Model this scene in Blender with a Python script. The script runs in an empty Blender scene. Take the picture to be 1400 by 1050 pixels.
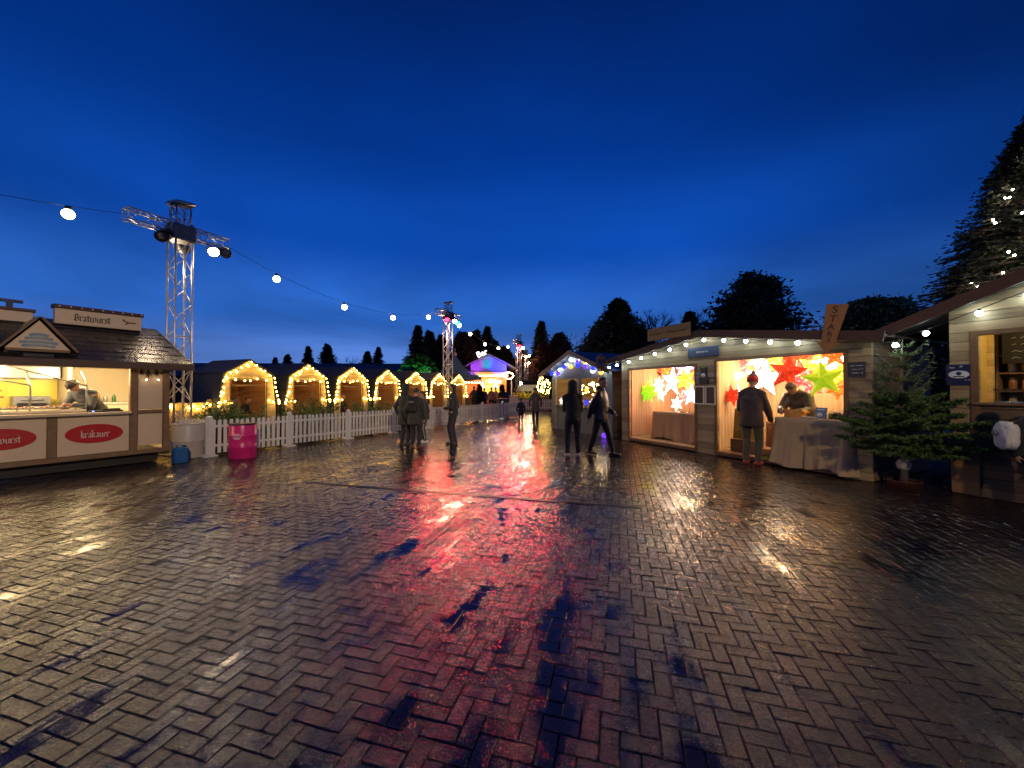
import bpy, bmesh, math, random
from mathutils import Vector, Matrix, noise as mnoise
R = math.radians
random.seed(7)
SC = bpy.context.scene
COL = SC.collection
F = 526.0; HOR = 532.0; CAMH = 1.6
def gp(u, v):                      # ground point seen at photo pixel (u, v)
    y = F*CAMH/(v-HOR); return ((u-700)/F*y, y)

# ---------------------------------------------------------------- materials
MATS = {}
def nt(m):
    m.use_nodes = True
    t = m.node_tree
    return t, t.nodes, t.links
def newmat(name):
    m = bpy.data.materials.new(name); t, n, l = nt(m)
    b = n.get('Principled BSDF')
    MATS[name] = m
    return m, n, l, b
def P(name, col, rough=.6, metal=0., em=None, es=0., var=.18, scale=6., bump=.0, bscale=40., spec=.5, sheen=0., trans=0.):
    m, n, l, b = newmat(name)
    b.inputs['Roughness'].default_value = rough
    b.inputs['Metallic'].default_value = metal
    b.inputs['Specular IOR Level'].default_value = spec
    if sheen: b.inputs['Sheen Weight'].default_value = sheen
    tc = n.new('ShaderNodeTexCoord')
    nz = n.new('ShaderNodeTexNoise'); nz.inputs['Scale'].default_value = scale; nz.inputs['Detail'].default_value = 5
    l.new(tc.outputs['Object'], nz.inputs['Vector'])
    mx = n.new('ShaderNodeMix'); mx.data_type = 'RGBA'
    c = Vector(col[:3])
    mx.inputs['A'].default_value = (*[max(0, x*(1-var)) for x in c], 1)
    mx.inputs['B'].default_value = (*[min(1, x*(1+var)) for x in c], 1)
    l.new(nz.outputs['Fac'], mx.inputs['Factor'])
    l.new(mx.outputs['Result'], b.inputs['Base Color'])
    if em is not None:
        b.inputs['Emission Color'].default_value = (*em, 1)
        b.inputs['Emission Strength'].default_value = es
    if trans:
        b.inputs['Transmission Weight'].default_value = trans
    if bump:
        n2 = n.new('ShaderNodeTexNoise'); n2.inputs['Scale'].default_value = bscale; n2.inputs['Detail'].default_value = 6
        l.new(tc.outputs['Object'], n2.inputs['Vector'])
        bp = n.new('ShaderNodeBump'); bp.inputs['Strength'].default_value = bump; bp.inputs['Distance'].default_value = .02
        l.new(n2.outputs['Fac'], bp.inputs['Height']); l.new(bp.outputs['Normal'], b.inputs['Normal'])
        ra = n.new('ShaderNodeMapRange'); ra.inputs['To Min'].default_value = max(.05, rough-.15); ra.inputs['To Max'].default_value = min(1, rough+.15)
        l.new(n2.outputs['Fac'], ra.inputs['Value']); l.new(ra.outputs['Result'], b.inputs['Roughness'])
    return m
def wood(name, col, plank=.12, axis='Z', rough=.65, var=.3, gap=.05, bump=.6, col2=None):
    """planks stacked along an object axis, grain along the others"""
    m, n, l, b = newmat(name)
    tc = n.new('ShaderNodeTexCoord'); sp = n.new('ShaderNodeSeparateXYZ')
    l.new(tc.outputs['Object'], sp.inputs[0])
    dv = n.new('ShaderNodeMath'); dv.operation = 'DIVIDE'; dv.inputs[1].default_value = plank
    l.new(sp.outputs[axis], dv.inputs[0])
    fl = n.new('ShaderNodeMath'); fl.operation = 'FLOOR'; l.new(dv.outputs[0], fl.inputs[0])
    fr = n.new('ShaderNodeMath'); fr.operation = 'FRACT'; l.new(dv.outputs[0], fr.inputs[0])
    wn = n.new('ShaderNodeTexWhiteNoise'); wn.noise_dimensions = '1D'; l.new(fl.outputs[0], wn.inputs['W'])
    mp = n.new('ShaderNodeMapping'); mp.vector_type = 'TEXTURE'
    s = [.35, .35, .35]; s['XYZ'.index(axis)] = .03
    if axis == 'Z': s = [.4, .4, .025]
    mp.inputs['Scale'].default_value = s
    ad = n.new('ShaderNodeVectorMath'); ad.operation = 'ADD'
    cb = n.new('ShaderNodeCombineXYZ')
    ml = n.new('ShaderNodeMath'); ml.operation = 'MULTIPLY'; ml.inputs[1].default_value = 7.3; l.new(fl.outputs[0], ml.inputs[0])
    l.new(ml.outputs[0], cb.inputs['X']); l.new(ml.outputs[0], cb.inputs['Y'])
    l.new(tc.outputs['Object'], ad.inputs[0]); l.new(cb.outputs[0], ad.inputs[1])
    l.new(ad.outputs[0], mp.inputs['Vector'])
    nz = n.new('ShaderNodeTexNoise'); nz.inputs['Scale'].default_value = 1.0; nz.inputs['Detail'].default_value = 6; nz.inputs['Distortion'].default_value = .8
    l.new(mp.outputs[0], nz.inputs['Vector'])
    mm = n.new('ShaderNodeMath'); mm.operation = 'MULTIPLY_ADD'; mm.inputs[1].default_value = .6
    l.new(wn.outputs['Value'], mm.inputs[0])
    m5 = n.new('ShaderNodeMath'); m5.operation = 'MULTIPLY'; m5.inputs[1].default_value = .75; l.new(nz.outputs['Fac'], m5.inputs[0])
    l.new(m5.outputs[0], mm.inputs[2])
    mx = n.new('ShaderNodeMix'); mx.data_type = 'RGBA'; mx.clamp_factor = True
    c = col2 or col
    mx.inputs['A'].default_value = (*[x*(1-var) for x in c], 1)
    mx.inputs['B'].default_value = (*[min(1, x*(1+var)) for x in col], 1)
    l.new(mm.outputs[0], mx.inputs['Factor'])
    # the joint between two boards
    pj = n.new('ShaderNodeMath'); pj.operation = 'PINGPONG'; pj.inputs[1].default_value = .5; l.new(fr.outputs[0], pj.inputs[0])
    gr = n.new('ShaderNodeMapRange'); gr.inputs['From Min'].default_value = 0; gr.inputs['From Max'].default_value = gap
    l.new(pj.outputs[0], gr.inputs['Value'])
    l.new(mx.outputs['Result'], b.inputs['Base Color'])
    hs = n.new('ShaderNodeMath'); hs.operation = 'MULTIPLY_ADD'; hs.inputs[1].default_value = .12
    l.new(nz.outputs['Fac'], hs.inputs[0]); l.new(gr.outputs['Result'], hs.inputs[2])
    bp = n.new('ShaderNodeBump'); bp.inputs['Strength'].default_value = bump; bp.inputs['Distance'].default_value = .02
    l.new(hs.outputs[0], bp.inputs['Height']); l.new(bp.outputs['Normal'], b.inputs['Normal'])
    b.inputs['Roughness'].default_value = rough
    return m
def emit(name, col, s, base=(.8,.8,.8)):
    m, n, l, b = newmat(name)
    b.inputs['Base Color'].default_value = (*base, 1)
    b.inputs['Emission Color'].default_value = (*col, 1)
    b.inputs['Emission Strength'].default_value = s
    b.inputs['Roughness'].default_value = .3
    return m

# ---------------------------------------------------------------- mesh builder
class MB:
    def __init__(s): s.v = []; s.f = []; s.mi = []; s.sm = []; s.cur = 0; s.smooth = False
    def add(s, vs, fs, smooth=None):
        o = len(s.v); s.v.extend([tuple(p) for p in vs])
        for f in fs:
            s.f.append([o+i for i in f]); s.mi.append(s.cur); s.sm.append(s.smooth if smooth is None else smooth)
        return s
    def mat(s, i): s.cur = i; return s
    def box(s, x0, x1, y0, y1, z0, z1, M=None, b=0.):
        vs = [Vector(p) for p in ((x0,y0,z0),(x1,y0,z0),(x1,y1,z0),(x0,y1,z0),(x0,y0,z1),(x1,y0,z1),(x1,y1,z1),(x0,y1,z1))]
        if M is not None: vs = [M @ p for p in vs]
        return s.add(vs, [(0,3,2,1),(4,5,6,7),(0,1,5,4),(1,2,6,5),(2,3,7,6),(3,0,4,7)], False)
    def bbox(s, x0, x1, y0, y1, z0, z1, b=.008, M=None):
        """box with chamfered edges"""
        bm = bmesh.new(); bmesh.ops.create_cube(bm, size=1)
        for v in bm.verts:
            v.co = Vector(((x0+x1)/2+v.co.x*(x1-x0), (y0+y1)/2+v.co.y*(y1-y0), (z0+z1)/2+v.co.z*(z1-z0)))
        bmesh.ops.bevel(bm, geom=list(bm.edges), offset=b, segments=1, affect='EDGES')
        return s.bm(bm, M)
    def bm(s, bm, M=None, smooth=None):
        bm.verts.index_update()
        vs = [(M @ v.co) if M is not None else v.co.copy() for v in bm.verts]
        s.add(vs, [[v.index for v in f.verts] for f in bm.faces], smooth); bm.free(); return s
    def beam(s, a, b, w, h=None, up=(0,0,1)):
        """rectangular bar from a to b"""
        a = Vector(a); b = Vector(b); d = (b-a); L = d.length
        if L < 1e-6: return s
        d.normalize(); h = h or w
        u = Vector(up)
        if abs(d.dot(u)) > .97: u = Vector((0,1,0))
        x = d.cross(u).normalized(); y = x.cross(d)
        vs = []
        for p in (a, b):
            for i, j in ((-1,-1),(1,-1),(1,1),(-1,1)): vs.append(p + x*i*w/2 + y*j*h/2)
        return s.add(vs, [(0,1,2,3),(7,6,5,4),(0,4,5,1),(1,5,6,2),(2,6,7,3),(3,7,4,0)], False)
    def tube(s, pts, r, n=8, cap=True, smooth=True):
        pts = [Vector(p) for p in pts]; rs = r if isinstance(r, (list, tuple)) else [r]*len(pts)
        ref = None; vs = []; N = len(pts)
        for i, p in enumerate(pts):
            d = (pts[min(i+1, N-1)]-pts[max(i-1, 0)])
            if d.length < 1e-9: d = Vector((0,0,1))
            d.normalize()
            if ref is None or abs(ref.dot(d)) > .98: ref = Vector((0,0,1)) if abs(d.z) < .9 else Vector((1,0,0))
            x = d.cross(ref).normalized(); y = d.cross(x)
            ref = x.cross(d) if False else ref
            for k in range(n):
                a = 2*math.pi*k/n; vs.append(p + (x*math.cos(a)+y*math.sin(a))*rs[i])
        fs = []
        for i in range(N-1):
            for k in range(n):
                fs.append((i*n+k, i*n+(k+1)%n, (i+1)*n+(k+1)%n, (i+1)*n+k))
        s.add(vs, fs, smooth)
        if cap:
            o = len(s.v)-len(vs)
            s.f.append([o+k for k in range(n)][::-1]); s.mi.append(s.cur); s.sm.append(False)
            s.f.append([o+(N-1)*n+k for k in range(n)]); s.mi.append(s.cur); s.sm.append(False)
        return s
    def lathe(s, prof, n=24, M=None, smooth=True):
        vs = []; fs = []
        for r, z in prof:
            for k in range(n):
                a = 2*math.pi*k/n; p = Vector((r*math.cos(a), r*math.sin(a), z)); vs.append(M @ p if M is not None else p)
        for i in range(len(prof)-1):
            for k in range(n): fs.append((i*n+k, i*n+(k+1)%n, (i+1)*n+(k+1)%n, (i+1)*n+k))
        if prof[0][0] > 1e-5: fs.append(tuple(range(n))[::-1])
        if prof[-1][0] > 1e-5: fs.append(tuple((len(prof)-1)*n+k for k in range(n)))
        return s.add(vs, fs, smooth)
    def prism(s, poly, y0, y1, M=None, plane='XZ'):
        """polygon in XZ extruded along y (or XY along z)"""
        n = len(poly)
        if plane == 'XZ': vs = [Vector((a, y0, b)) for a, b in poly]+[Vector((a, y1, b)) for a, b in poly]
        elif plane == 'YZ': vs = [Vector((y0, a, b)) for a, b in poly]+[Vector((y1, a, b)) for a, b in poly]
        else: vs = [Vector((a, b, y0)) for a, b in poly]+[Vector((a, b, y1)) for a, b in poly]
        if M is not None: vs = [M @ p for p in vs]
        fs = [tuple(range(n)), tuple(range(2*n-1, n-1, -1))]+[(i, n+i, n+(i+1)%n, (i+1)%n) for i in range(n)]
        return s.add(vs, fs, False)
    def ball(s, c, r, sx=1, sy=1, sz=1, n=2, M=None):
        bm = bmesh.new(); bmesh.ops.create_icosphere(bm, subdivisions=n, radius=r)
        for v in bm.verts: v.co = Vector((v.co.x*sx, v.co.y*sy, v.co.z*sz)) + Vector(c)
        return s.bm(bm, M, True)
    def mesh(s, name, mats):
        me = bpy.data.meshes.new(name); me.from_pydata(s.v, [], s.f)
        for m in (mats if isinstance(mats, (list, tuple)) else [mats]): me.materials.append(m)
        me.polygons.foreach_set('material_index', s.mi); me.polygons.foreach_set('use_smooth', s.sm)
        me.update()
        bm = bmesh.new(); bm.from_mesh(me)
        if len(bm.faces) < 60000: bmesh.ops.recalc_face_normals(bm, faces=list(bm.faces))
        bm.to_mesh(me); bm.free()
        return me
    def build(s, name, mats, parent=None):
        return link(name, s.mesh(name, mats), parent)
def link(name, me, parent=None):
    o = bpy.data.objects.new(name, me); COL.objects.link(o)
    if parent is not None: o.parent = parent
    return o
def tag(o, label=None, cat=None, group=None, kind=None):
    if label: o['label'] = label
    if cat: o['category'] = cat
    if group: o['group'] = group
    if kind: o['kind'] = kind
    return o
def thing(name, label, cat, loc=(0,0,0), rz=0, group=None):
    o = bpy.data.objects.new(name, None); COL.objects.link(o); o.empty_display_size = .1
    o.location = loc; o.rotation_euler = (0, 0, rz)
    return tag(o, label, cat, group)
def copy_tree(o, parent=None):
    c = o.copy(); COL.objects.link(c); c.parent = parent
    for ch in list(o.children): copy_tree(ch, c)
    return c
def text_mb(s, size, mb=None, M=None, depth=.004, align='CENTER'):
    cu = bpy.data.curves.new('lettering', 'FONT'); cu.body = s; cu.size = size; cu.extrude = depth/2; cu.align_x = align; cu.align_y = 'CENTER'; cu.resolution_u = 3
    ob = bpy.data.objects.new('lettering', cu); COL.objects.link(ob)
    dg = bpy.context.evaluated_depsgraph_get(); me = bpy.data.meshes.new_from_object(ob.evaluated_get(dg))
    mb = mb or MB()
    X = Matrix.Rotation(R(90), 4, 'X')
    if M is not None: X = M @ X
    mb.add([X @ v.co for v in me.vertices], [list(p.vertices) for p in me.polygons], False)
    bpy.data.objects.remove(ob); bpy.data.curves.remove(cu); bpy.data.meshes.remove(me)
    return mb
BL = {
 'r': (1.7, [[(-.4,3.7),(0,3.2),(0,.8),(.4,.3)], [(0,3.0),(.8,3.9),(1.3,3.4)]]),
 'a': (2.3, [[(.1,3.3),(.6,3.9),(1.3,3.3),(1.3,.8),(1.7,.3)], [(1.3,2.3),(.2,1.6),(.1,.8),(.6,.3),(1.3,.9)]]),
 'k': (2.2, [[(-.2,6),(0,5.6),(0,.8),(.4,.3)], [(0,2.9),(.9,3.8),(1.3,3.2),(.1,2.3)], [(.3,2.4),(1.0,1.0),(1.6,.3)]]),
 'u': (2.5, [[(0,3.7),(0,.9),(.65,.2),(1.45,.8)], [(1.45,3.7),(1.45,.8),(1.85,.3)]]),
 'e': (1.9, [[(1.1,.6),(.5,.3),(0,.9),(0,3.1),(.6,3.8),(1.2,3.1),(.1,1.9)]]),
 'B': (2.9, [[(.2,5.4),(.2,.9),(1.0,.2),(1.9,1),(1.9,2.3),(1.1,3.0),(.3,3.0)], [(-.5,5.0),(.5,5.7),(1.7,5.1),(1.7,3.8),(1.1,3.0)], [(-.5,1.0),(.3,.5),(1,.2)]]),
 't': (1.7, [[(.1,5.1),(.3,4.6),(.3,.9),(.8,.3),(1.1,.6)], [(-.4,3.7),(1.1,3.7)]]),
 'w': (4.0, [[(0,4.1),(0,.9),(.6,.2),(1.4,.8)], [(1.4,3.7),(1.4,.9),(2.0,.2),(2.9,1.0)], [(2.4,3.9),(2.9,3.3),(2.9,1.0)]]),
 's': (2.0, [[(1.4,3.4),(.8,3.9),(.1,3.2),(.3,2.5),(1.2,1.7),(1.3,.9),(.6,.3),(-.1,.7)]]),
}
def blackletter(word, h, mb, M, nib=.62):
    """broad-nib letters, x-height 4 units; h = x-height in metres; centred at the origin of M, in its XZ plane"""
    k = h/4; w = sum(BL[c][0] for c in word); x = -w/2
    nv = Vector((math.cos(R(38)), 0, math.sin(R(38))))*nib*.62
    for c in word:
        adv, st = BL[c]
        for pl in st:
            for (a, b) in zip(pl[:-1], pl[1:]):
                A = Vector((x+.5+a[0], 0, a[1]-2)); B = Vector((x+.5+b[0], 0, b[1]-2))
                e = (B-A).normalized()*.12; A = A-e; B = B+e
                q = [A-nv, A+nv, B+nv, B-nv]
                q2 = [Vector((p.x*k, -.004, p.z*k)) for p in q]; q3 = [Vector((p.x*k, 0, p.z*k)) for p in q]
                mb.add([M @ p for p in q2+q3], [(0,1,2,3),(4,7,6,5),(0,4,5,1),(1,5,6,2),(2,6,7,3),(3,7,4,0)], False)
        x += adv
    return mb
def squiggle(mb, x0, x1, z, h, y, rnd, n=None, t=.006):
    """hand-lettered line too small to read"""
    n = n or int((x1-x0)/h*2.2); pts = []
    for i in range(n):
        f = i/(n-1) if n > 1 else 0
        pts.append((x0+(x1-x0)*f, y, z + (h*.45 if i % 2 else -h*.4)*rnd.uniform(.5, 1.1)))
    for a, b in zip(pts[:-1], pts[1:]):
        if rnd.random() < .86: mb.beam(a, b, t, .003, up=(0,1,0))
    return mb
ORD = ['first','second','third','fourth','fifth','sixth','seventh','eighth','ninth','tenth','eleventh','twelfth','thirteenth','fourteenth','fifteenth','sixteenth']
# ---------------------------------------------------------------- camera, sky, render settings
cam = bpy.data.cameras.new('camera'); cam.sensor_width = 36; cam.lens = F/1400*36; cam.clip_end = 3000; cam.clip_start = .05
co = bpy.data.objects.new('camera', cam); COL.objects.link(co); co.location = (0, 0, CAMH)
co.rotation_euler = (R(90)+math.atan(7/F), 0, 0); SC.camera = co
SC.view_settings.view_transform = 'Standard'; SC.view_settings.look = 'None'; SC.view_settings.exposure = 0; SC.view_settings.gamma = 1
cy = SC.cycles
cy.use_denoising = True; cy.denoiser = 'OPENIMAGEDENOISE'; cy.denoising_input_passes = 'RGB_ALBEDO_NORMAL'
cy.max_bounces = 6; cy.diffuse_bounces = 3; cy.glossy_bounces = 3; cy.transmission_bounces = 4; cy.transparent_max_bounces = 8
cy.sample_clamp_indirect = 4; cy.sample_clamp_direct = 0; cy.use_light_tree = True; cy.caustics_reflective = False; cy.caustics_refractive = False
cy.use_adaptive_sampling = True; cy.adaptive_threshold = .012

w = bpy.data.worlds.new('World'); SC.world = w; w.use_nodes = True
n = w.node_tree.nodes; l = w.node_tree.links; n.clear()
out = n.new('ShaderNodeOutputWorld'); bg = n.new('ShaderNodeBackground'); l.new(bg.outputs[0], out.inputs[0])
sky = n.new('ShaderNodeTexSky'); sky.sky_type = 'NISHITA'; sky.sun_disc = False
SKY_EL = R(-3.0); sky.sun_elevation = SKY_EL; sky.sun_rotation = R(200); sky.ozone_density = 6; sky.air_density = 1.0; sky.dust_density = .3
# thin dusk cloud, laid out by direction in the sky
tc = n.new('ShaderNodeTexCoord'); sx = n.new('ShaderNodeSeparateXYZ'); l.new(tc.outputs['Generated'], sx.inputs[0])
rp = n.new('ShaderNodeValToRGB'); cr = rp.color_ramp; cr.interpolation = 'EASE'
stops = [(0.0, (.10,.20,.52)), (.07, (.075,.17,.50)), (.17, (.022,.115,.47)), (.34, (.003,.054,.335)), (.54, (.0006,.027,.20)), (.8, (.0005,.012,.10)), (1, (.0004,.006,.05))]
while len(cr.elements) < len(stops): cr.elements.new(.5)
for e, (p, c) in zip(cr.elements, stops): e.position = p; e.color = (*c, 1)
l.new(sx.outputs['Z'], rp.inputs[0])
dv = n.new('ShaderNodeMath'); dv.operation = 'ADD'; dv.inputs[1].default_value = .12; l.new(sx.outputs['Z'], dv.inputs[0])
vd = n.new('ShaderNodeVectorMath'); vd.operation = 'DIVIDE'; cb = n.new('ShaderNodeCombineXYZ')
for k in 'XYZ': l.new(dv.outputs[0], cb.inputs[k])
l.new(tc.outputs['Generated'], vd.inputs[0]); l.new(cb.outputs[0], vd.inputs[1])
cl = n.new('ShaderNodeTexNoise'); cl.inputs['Scale'].default_value = .55; cl.inputs['Detail'].default_value = 4; cl.inputs['Roughness'].default_value = .5; cl.inputs['Distortion'].default_value = .35
l.new(vd.outputs[0], cl.inputs['Vector'])
mr = n.new('ShaderNodeMapRange'); mr.inputs['From Min'].default_value = .3; mr.inputs['From Max'].default_value = .7; mr.inputs['To Min'].default_value = .66; mr.inputs['To Max'].default_value = 1.36
l.new(cl.outputs['Fac'], mr.inputs['Value'])
ml = n.new('ShaderNodeMix'); ml.data_type = 'RGBA'; ml.blend_type = 'MULTIPLY'; ml.inputs['Factor'].default_value = 1
l.new(rp.outputs[0], ml.inputs['A'])
# the afterglow is strongest beyond the far end of the square
dt = n.new('ShaderNodeVectorMath'); dt.operation = 'DOT_PRODUCT'; dt.inputs[1].default_value = Vector((-.26,.90,.33)).normalized(); l.new(tc.outputs['Generated'], dt.inputs[0])
ag = n.new('ShaderNodeMapRange'); ag.interpolation_type = 'SMOOTHSTEP'; ag.inputs['From Min'].default_value = .30; ag.inputs['From Max'].default_value = 1; ag.inputs['To Min'].default_value = .58; ag.inputs['To Max'].default_value = 1.12; l.new(dt.outputs['Value'], ag.inputs['Value'])
am = n.new('ShaderNodeMath'); am.operation = 'MULTIPLY'; l.new(ag.outputs['Result'], am.inputs[0]); l.new(mr.outputs['Result'], am.inputs[1]); l.new(am.outputs[0], ml.inputs['B'])
# the twilight air itself
ad = n.new('ShaderNodeMix'); ad.data_type = 'RGBA'; ad.blend_type = 'ADD'; ad.inputs['Factor'].default_value = .03
l.new(ml.outputs['Result'], ad.inputs['A']); l.new(sky.outputs[0], ad.inputs['B'])
l.new(ad.outputs['Result'], bg.inputs['Color']); bg.inputs['Strength'].default_value = 1.0

# ---------------------------------------------------------------- wet herringbone paving
def wet_material(name, bricks):
    m, n, l, b = newmat(name)
    tc = n.new('ShaderNodeTexCoord')
    co_ = tc.outputs['Object']
    def noise(sc, det=4, rough=.5, dist=0.):
        q = n.new('ShaderNodeTexNoise'); q.inputs['Scale'].default_value = sc; q.inputs['Detail'].default_value = det; q.inputs['Roughness'].default_value = rough; q.inputs['Distortion'].default_value = dist
        l.new(co_, q.inputs['Vector']); return q.outputs['Fac']
    def rng(x, a, b_, c, d):
        q = n.new('ShaderNodeMapRange'); q.inputs['From Min'].default_value = a; q.inputs['From Max'].default_value = b_; q.inputs['To Min'].default_value = c; q.inputs['To Max'].default_value = d
        l.new(x, q.inputs['Value']); return q.outputs['Result']
    def math_(op, x, y):
        q = n.new('ShaderNodeMath'); q.operation = op
        for i, t in enumerate((x, y)):
            if isinstance(t, (int, float)): q.inputs[i].default_value = t
            else: l.new(t, q.inputs[i])
        return q.outputs[0]
    if bricks:
        at = n.new('ShaderNodeAttribute'); at.attribute_name = 'tone'; tone = at.outputs['Fac']
    else:
        tone = noise(3.0, 2)
    grit = noise(160, 3, .7); fine = noise(38, 4, .6); big = noise(.55, 4, .55, .6); mid = noise(2.6, 4, .6, .3)
    mx = n.new('ShaderNodeMix'); mx.data_type = 'RGBA'
    mx.inputs['A'].default_value = (.008,.0062,.0052,1); mx.inputs['B'].default_value = (.050,.035,.028,1)
    f = math_('ADD', math_('ADD', math_('MULTIPLY', tone, .42), math_('MULTIPLY', fine, .35)), math_('MULTIPLY', rng(grit, .35, .7, -.25, .55), .6))
    l.new(f, mx.inputs['Factor']); l.new(mx.outputs['Result'], b.inputs['Base Color'])
    # standing water in the low spots, damp grit elsewhere
    mp = n.new('ShaderNodeMapping'); mp.vector_type = 'TEXTURE'; mp.inputs['Rotation'].default_value = (0,0,R(-15.5)); mp.inputs['Scale'].default_value = (.20,.62,1)
    l.new(tc.outputs['Object'], mp.inputs['Vector'])
    tr = n.new('ShaderNodeTexNoise'); tr.inputs['Scale'].default_value = .8; tr.inputs['Detail'].default_value = 3; l.new(mp.outputs[0], tr.inputs['Vector'])
    wet = math_('ADD', math_('ADD', math_('MULTIPLY', tr.outputs['Fac'], .60), math_('MULTIPLY', big, .22)), math_('ADD', math_('MULTIPLY', fine, .13), math_('MULTIPLY', tone, .05)))
    pud = rng(wet, .47, .64, 0, 1)
    dry = rng(math_('ADD', math_('MULTIPLY', grit, .5), math_('MULTIPLY', mid, .5)), .35, .65, .08, .18)
    ro = n.new('ShaderNodeMix'); ro.data_type = 'FLOAT'; l.new(pud, ro.inputs['Factor']); l.new(dry, ro.inputs['A']); ro.inputs['B'].default_value = .06
    l.new(ro.outputs['Result'], b.inputs['Roughness'])
    hgt = math_('ADD', math_('MULTIPLY', grit, .62), math_('MULTIPLY', fine, .38))
    st = rng(pud, 0, 1, .80, .05)
    bp = n.new('ShaderNodeBump'); bp.inputs['Distance'].default_value = .0055; l.new(hgt, bp.inputs['Height']); l.new(st, bp.inputs['Strength'])
    l.new(bp.outputs['Normal'], b.inputs['Normal'])
    b.inputs['Specular IOR Level'].default_value = .72
    return m
M_BRICK = wet_material('wet_paver', True)
M_WET = wet_material('wet_ground', False)
M_JOINT_ = P('joint_sand', (.018,.014,.012), .45, var=.4, scale=30, bump=.4, bscale=120)

def paving():
    import numpy as np
    rnd = random.Random(3)
    L, W, g, bv, dz = .180, .090, .003, .0045, .005
    ang = R(-15.5); ca, sa = math.cos(ang), math.sin(ang)
    V = []; Fc = []; tone = []
    u = W   # lattice unit: a brick is 2 x 1 units
    N = 222
    def put(cx, cy, hx, hy):
        X = cx*ca - cy*sa; Y = cx*sa + cy*ca
        if Y < .9 or Y > 19 or abs(X) > 1.42*Y+.6 or X > 9.5 or X < -9.5: return
        t = rnd.random(); tx, ty = rnd.gauss(0, .009), rnd.gauss(0, .009); h = rnd.gauss(0, .0012)
        if Y > 11: tx *= .6; ty *= .6
        a, b_ = hx-g/2, hy-g/2; o = len(V)
        for (ex, ey, lo) in ((a, b_, 1), (a-bv, b_-bv, 0)):
            for sx_, sy_ in ((-1,-1),(1,-1),(1,1),(-1,1)):
                lx, ly = sx_*ex, sy_*ey
                px, py = cx+lx, cy+ly
                V.append((px*ca-py*sa, px*sa+py*ca, (-dz if lo else h + tx*lx + ty*ly)))
        Fc.append((o+4, o+5, o+6, o+7)); 
        for k in range(4): Fc.append((o+k, o+(k+1)%4, o+4+(k+1)%4, o+4+k))
        tone.extend([t]*5)
    for i in range(-N, N):
        for j in range(-N, N):
            # right-angle herringbone: cell colour (i + j) mod 4 tells which brick starts here
            k = (i + j) % 4
            if k == 0: put((i+1)*u, (j+.5)*u, u, u/2)          # lies along x, cells (i,j),(i+1,j)
            elif k == 2: put((i+.5)*u, (j+1)*u, u/2, u)        # stands along y, cells (i,j),(i,j+1)
    me = bpy.data.meshes.new('paving'); me.from_pydata(V, [], Fc); me.materials.append(M_BRICK)
    at = me.attributes.new('tone', 'FLOAT', 'FACE'); at.data.foreach_set('value', tone)
    me.update()
    o = link('paving', me); tag(o, kind='structure'); return o
paving()
g = MB(); g.box(-900, 900, -60, 1500, -.5, -.012)
tag(g.build('ground', M_WET), kind='structure')
# slot drain across the square, flush with the pavers
g = MB()
a = Vector((-3.5, 6.62, 0)); b_ = Vector((1.75, 5.2, 0)); d = (b_-a).normalized(); nn = Vector((-d.y, d.x, 0))
rnd = random.Random(5); k = 0.; 
while k < (b_-a).length:
    s_ = rnd.uniform(.35, .6); p = a + d*k; q = a + d*min(k+s_-.015, (b_-a).length); h = rnd.uniform(.003, .007)
    for sg in (-1, 1): g.beam(p+nn*sg*.03+Vector((0,0,h-.02)), q+nn*sg*.03+Vector((0,0,h-.02)), .014, .04)
    k += s_
g.beam(a+Vector((0,0,-.004)), b_+Vector((0,0,-.004)), .05, .012)
tag(g.build('drain_channel', P('drain_iron', (.012,.012,.013), .35, .6, bump=.3)), kind='structure')
# low hills beyond the trees
g = MB(); rnd = random.Random(11)
prev = None; vs = []; xs = [-420+12*i for i in range(71)]
for x in xs:
    h = 11 + 7*mnoise.noise(Vector((x*.006, 2.2, 0))) + 2*mnoise.noise(Vector((x*.03, 1.2, 0)))
    if x > 20: h *= max(.35, 1-(x-20)/90)
    vs += [(x, 330, -1), (x, 345+h, max(1, h*.6)), (x, 370+h*2, max(1.5, h))]
fs = []
for i in range(len(xs)-1):
    for k in range(2): fs.append((i*3+k, (i+1)*3+k, (i+1)*3+k+1, i*3+k+1))
g.smooth = True; g.add(vs, fs)
tag(g.build('hills', P('far_hill', (.03,.04,.05), .9, var=.4, scale=.03)), kind='structure')
# ---------------------------------------------------------------- shared materials
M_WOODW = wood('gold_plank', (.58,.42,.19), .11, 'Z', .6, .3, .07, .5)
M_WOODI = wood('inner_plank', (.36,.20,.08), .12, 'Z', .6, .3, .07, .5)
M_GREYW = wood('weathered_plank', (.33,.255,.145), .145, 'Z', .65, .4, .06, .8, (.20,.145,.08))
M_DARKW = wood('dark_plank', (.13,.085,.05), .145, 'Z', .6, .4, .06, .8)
M_POST = P('brown_timber', (.20,.115,.055), .6, var=.35, scale=9, bump=.35, bscale=60)
M_CREAM = P('cream_board', (.66,.50,.34), .5, var=.08, scale=3, bump=.08, bscale=60)
M_BLACK = P('matt_black', (.012,.012,.013), .5)
M_DARK = P('dark_underside', (.02,.017,.015), .7, bump=.2)
M_STEEL = P('galvanised_steel', (.42,.43,.44), .32, .9, var=.15, bump=.1)
M_ALU = P('truss_aluminium', (.80,.79,.77), .35, .55, var=.12, scale=14)
M_WHITE = P('white_paint', (.78,.77,.73), .45, var=.06, scale=12, bump=.08)
M_RED = P('oval_red', (.46,.008,.010), .4, var=.12)
M_LETTER = P('letter_cream', (.66,.52,.42), .5)
M_LETTERB = P('letter_brown', (.055,.025,.012), .6)
M_FASCIA = P('fascia_brown', (.085,.045,.03), .6, var=.3, scale=12, bump=.2)
M_NAVY = P('navy_board', (.02,.03,.11), .5)
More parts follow.
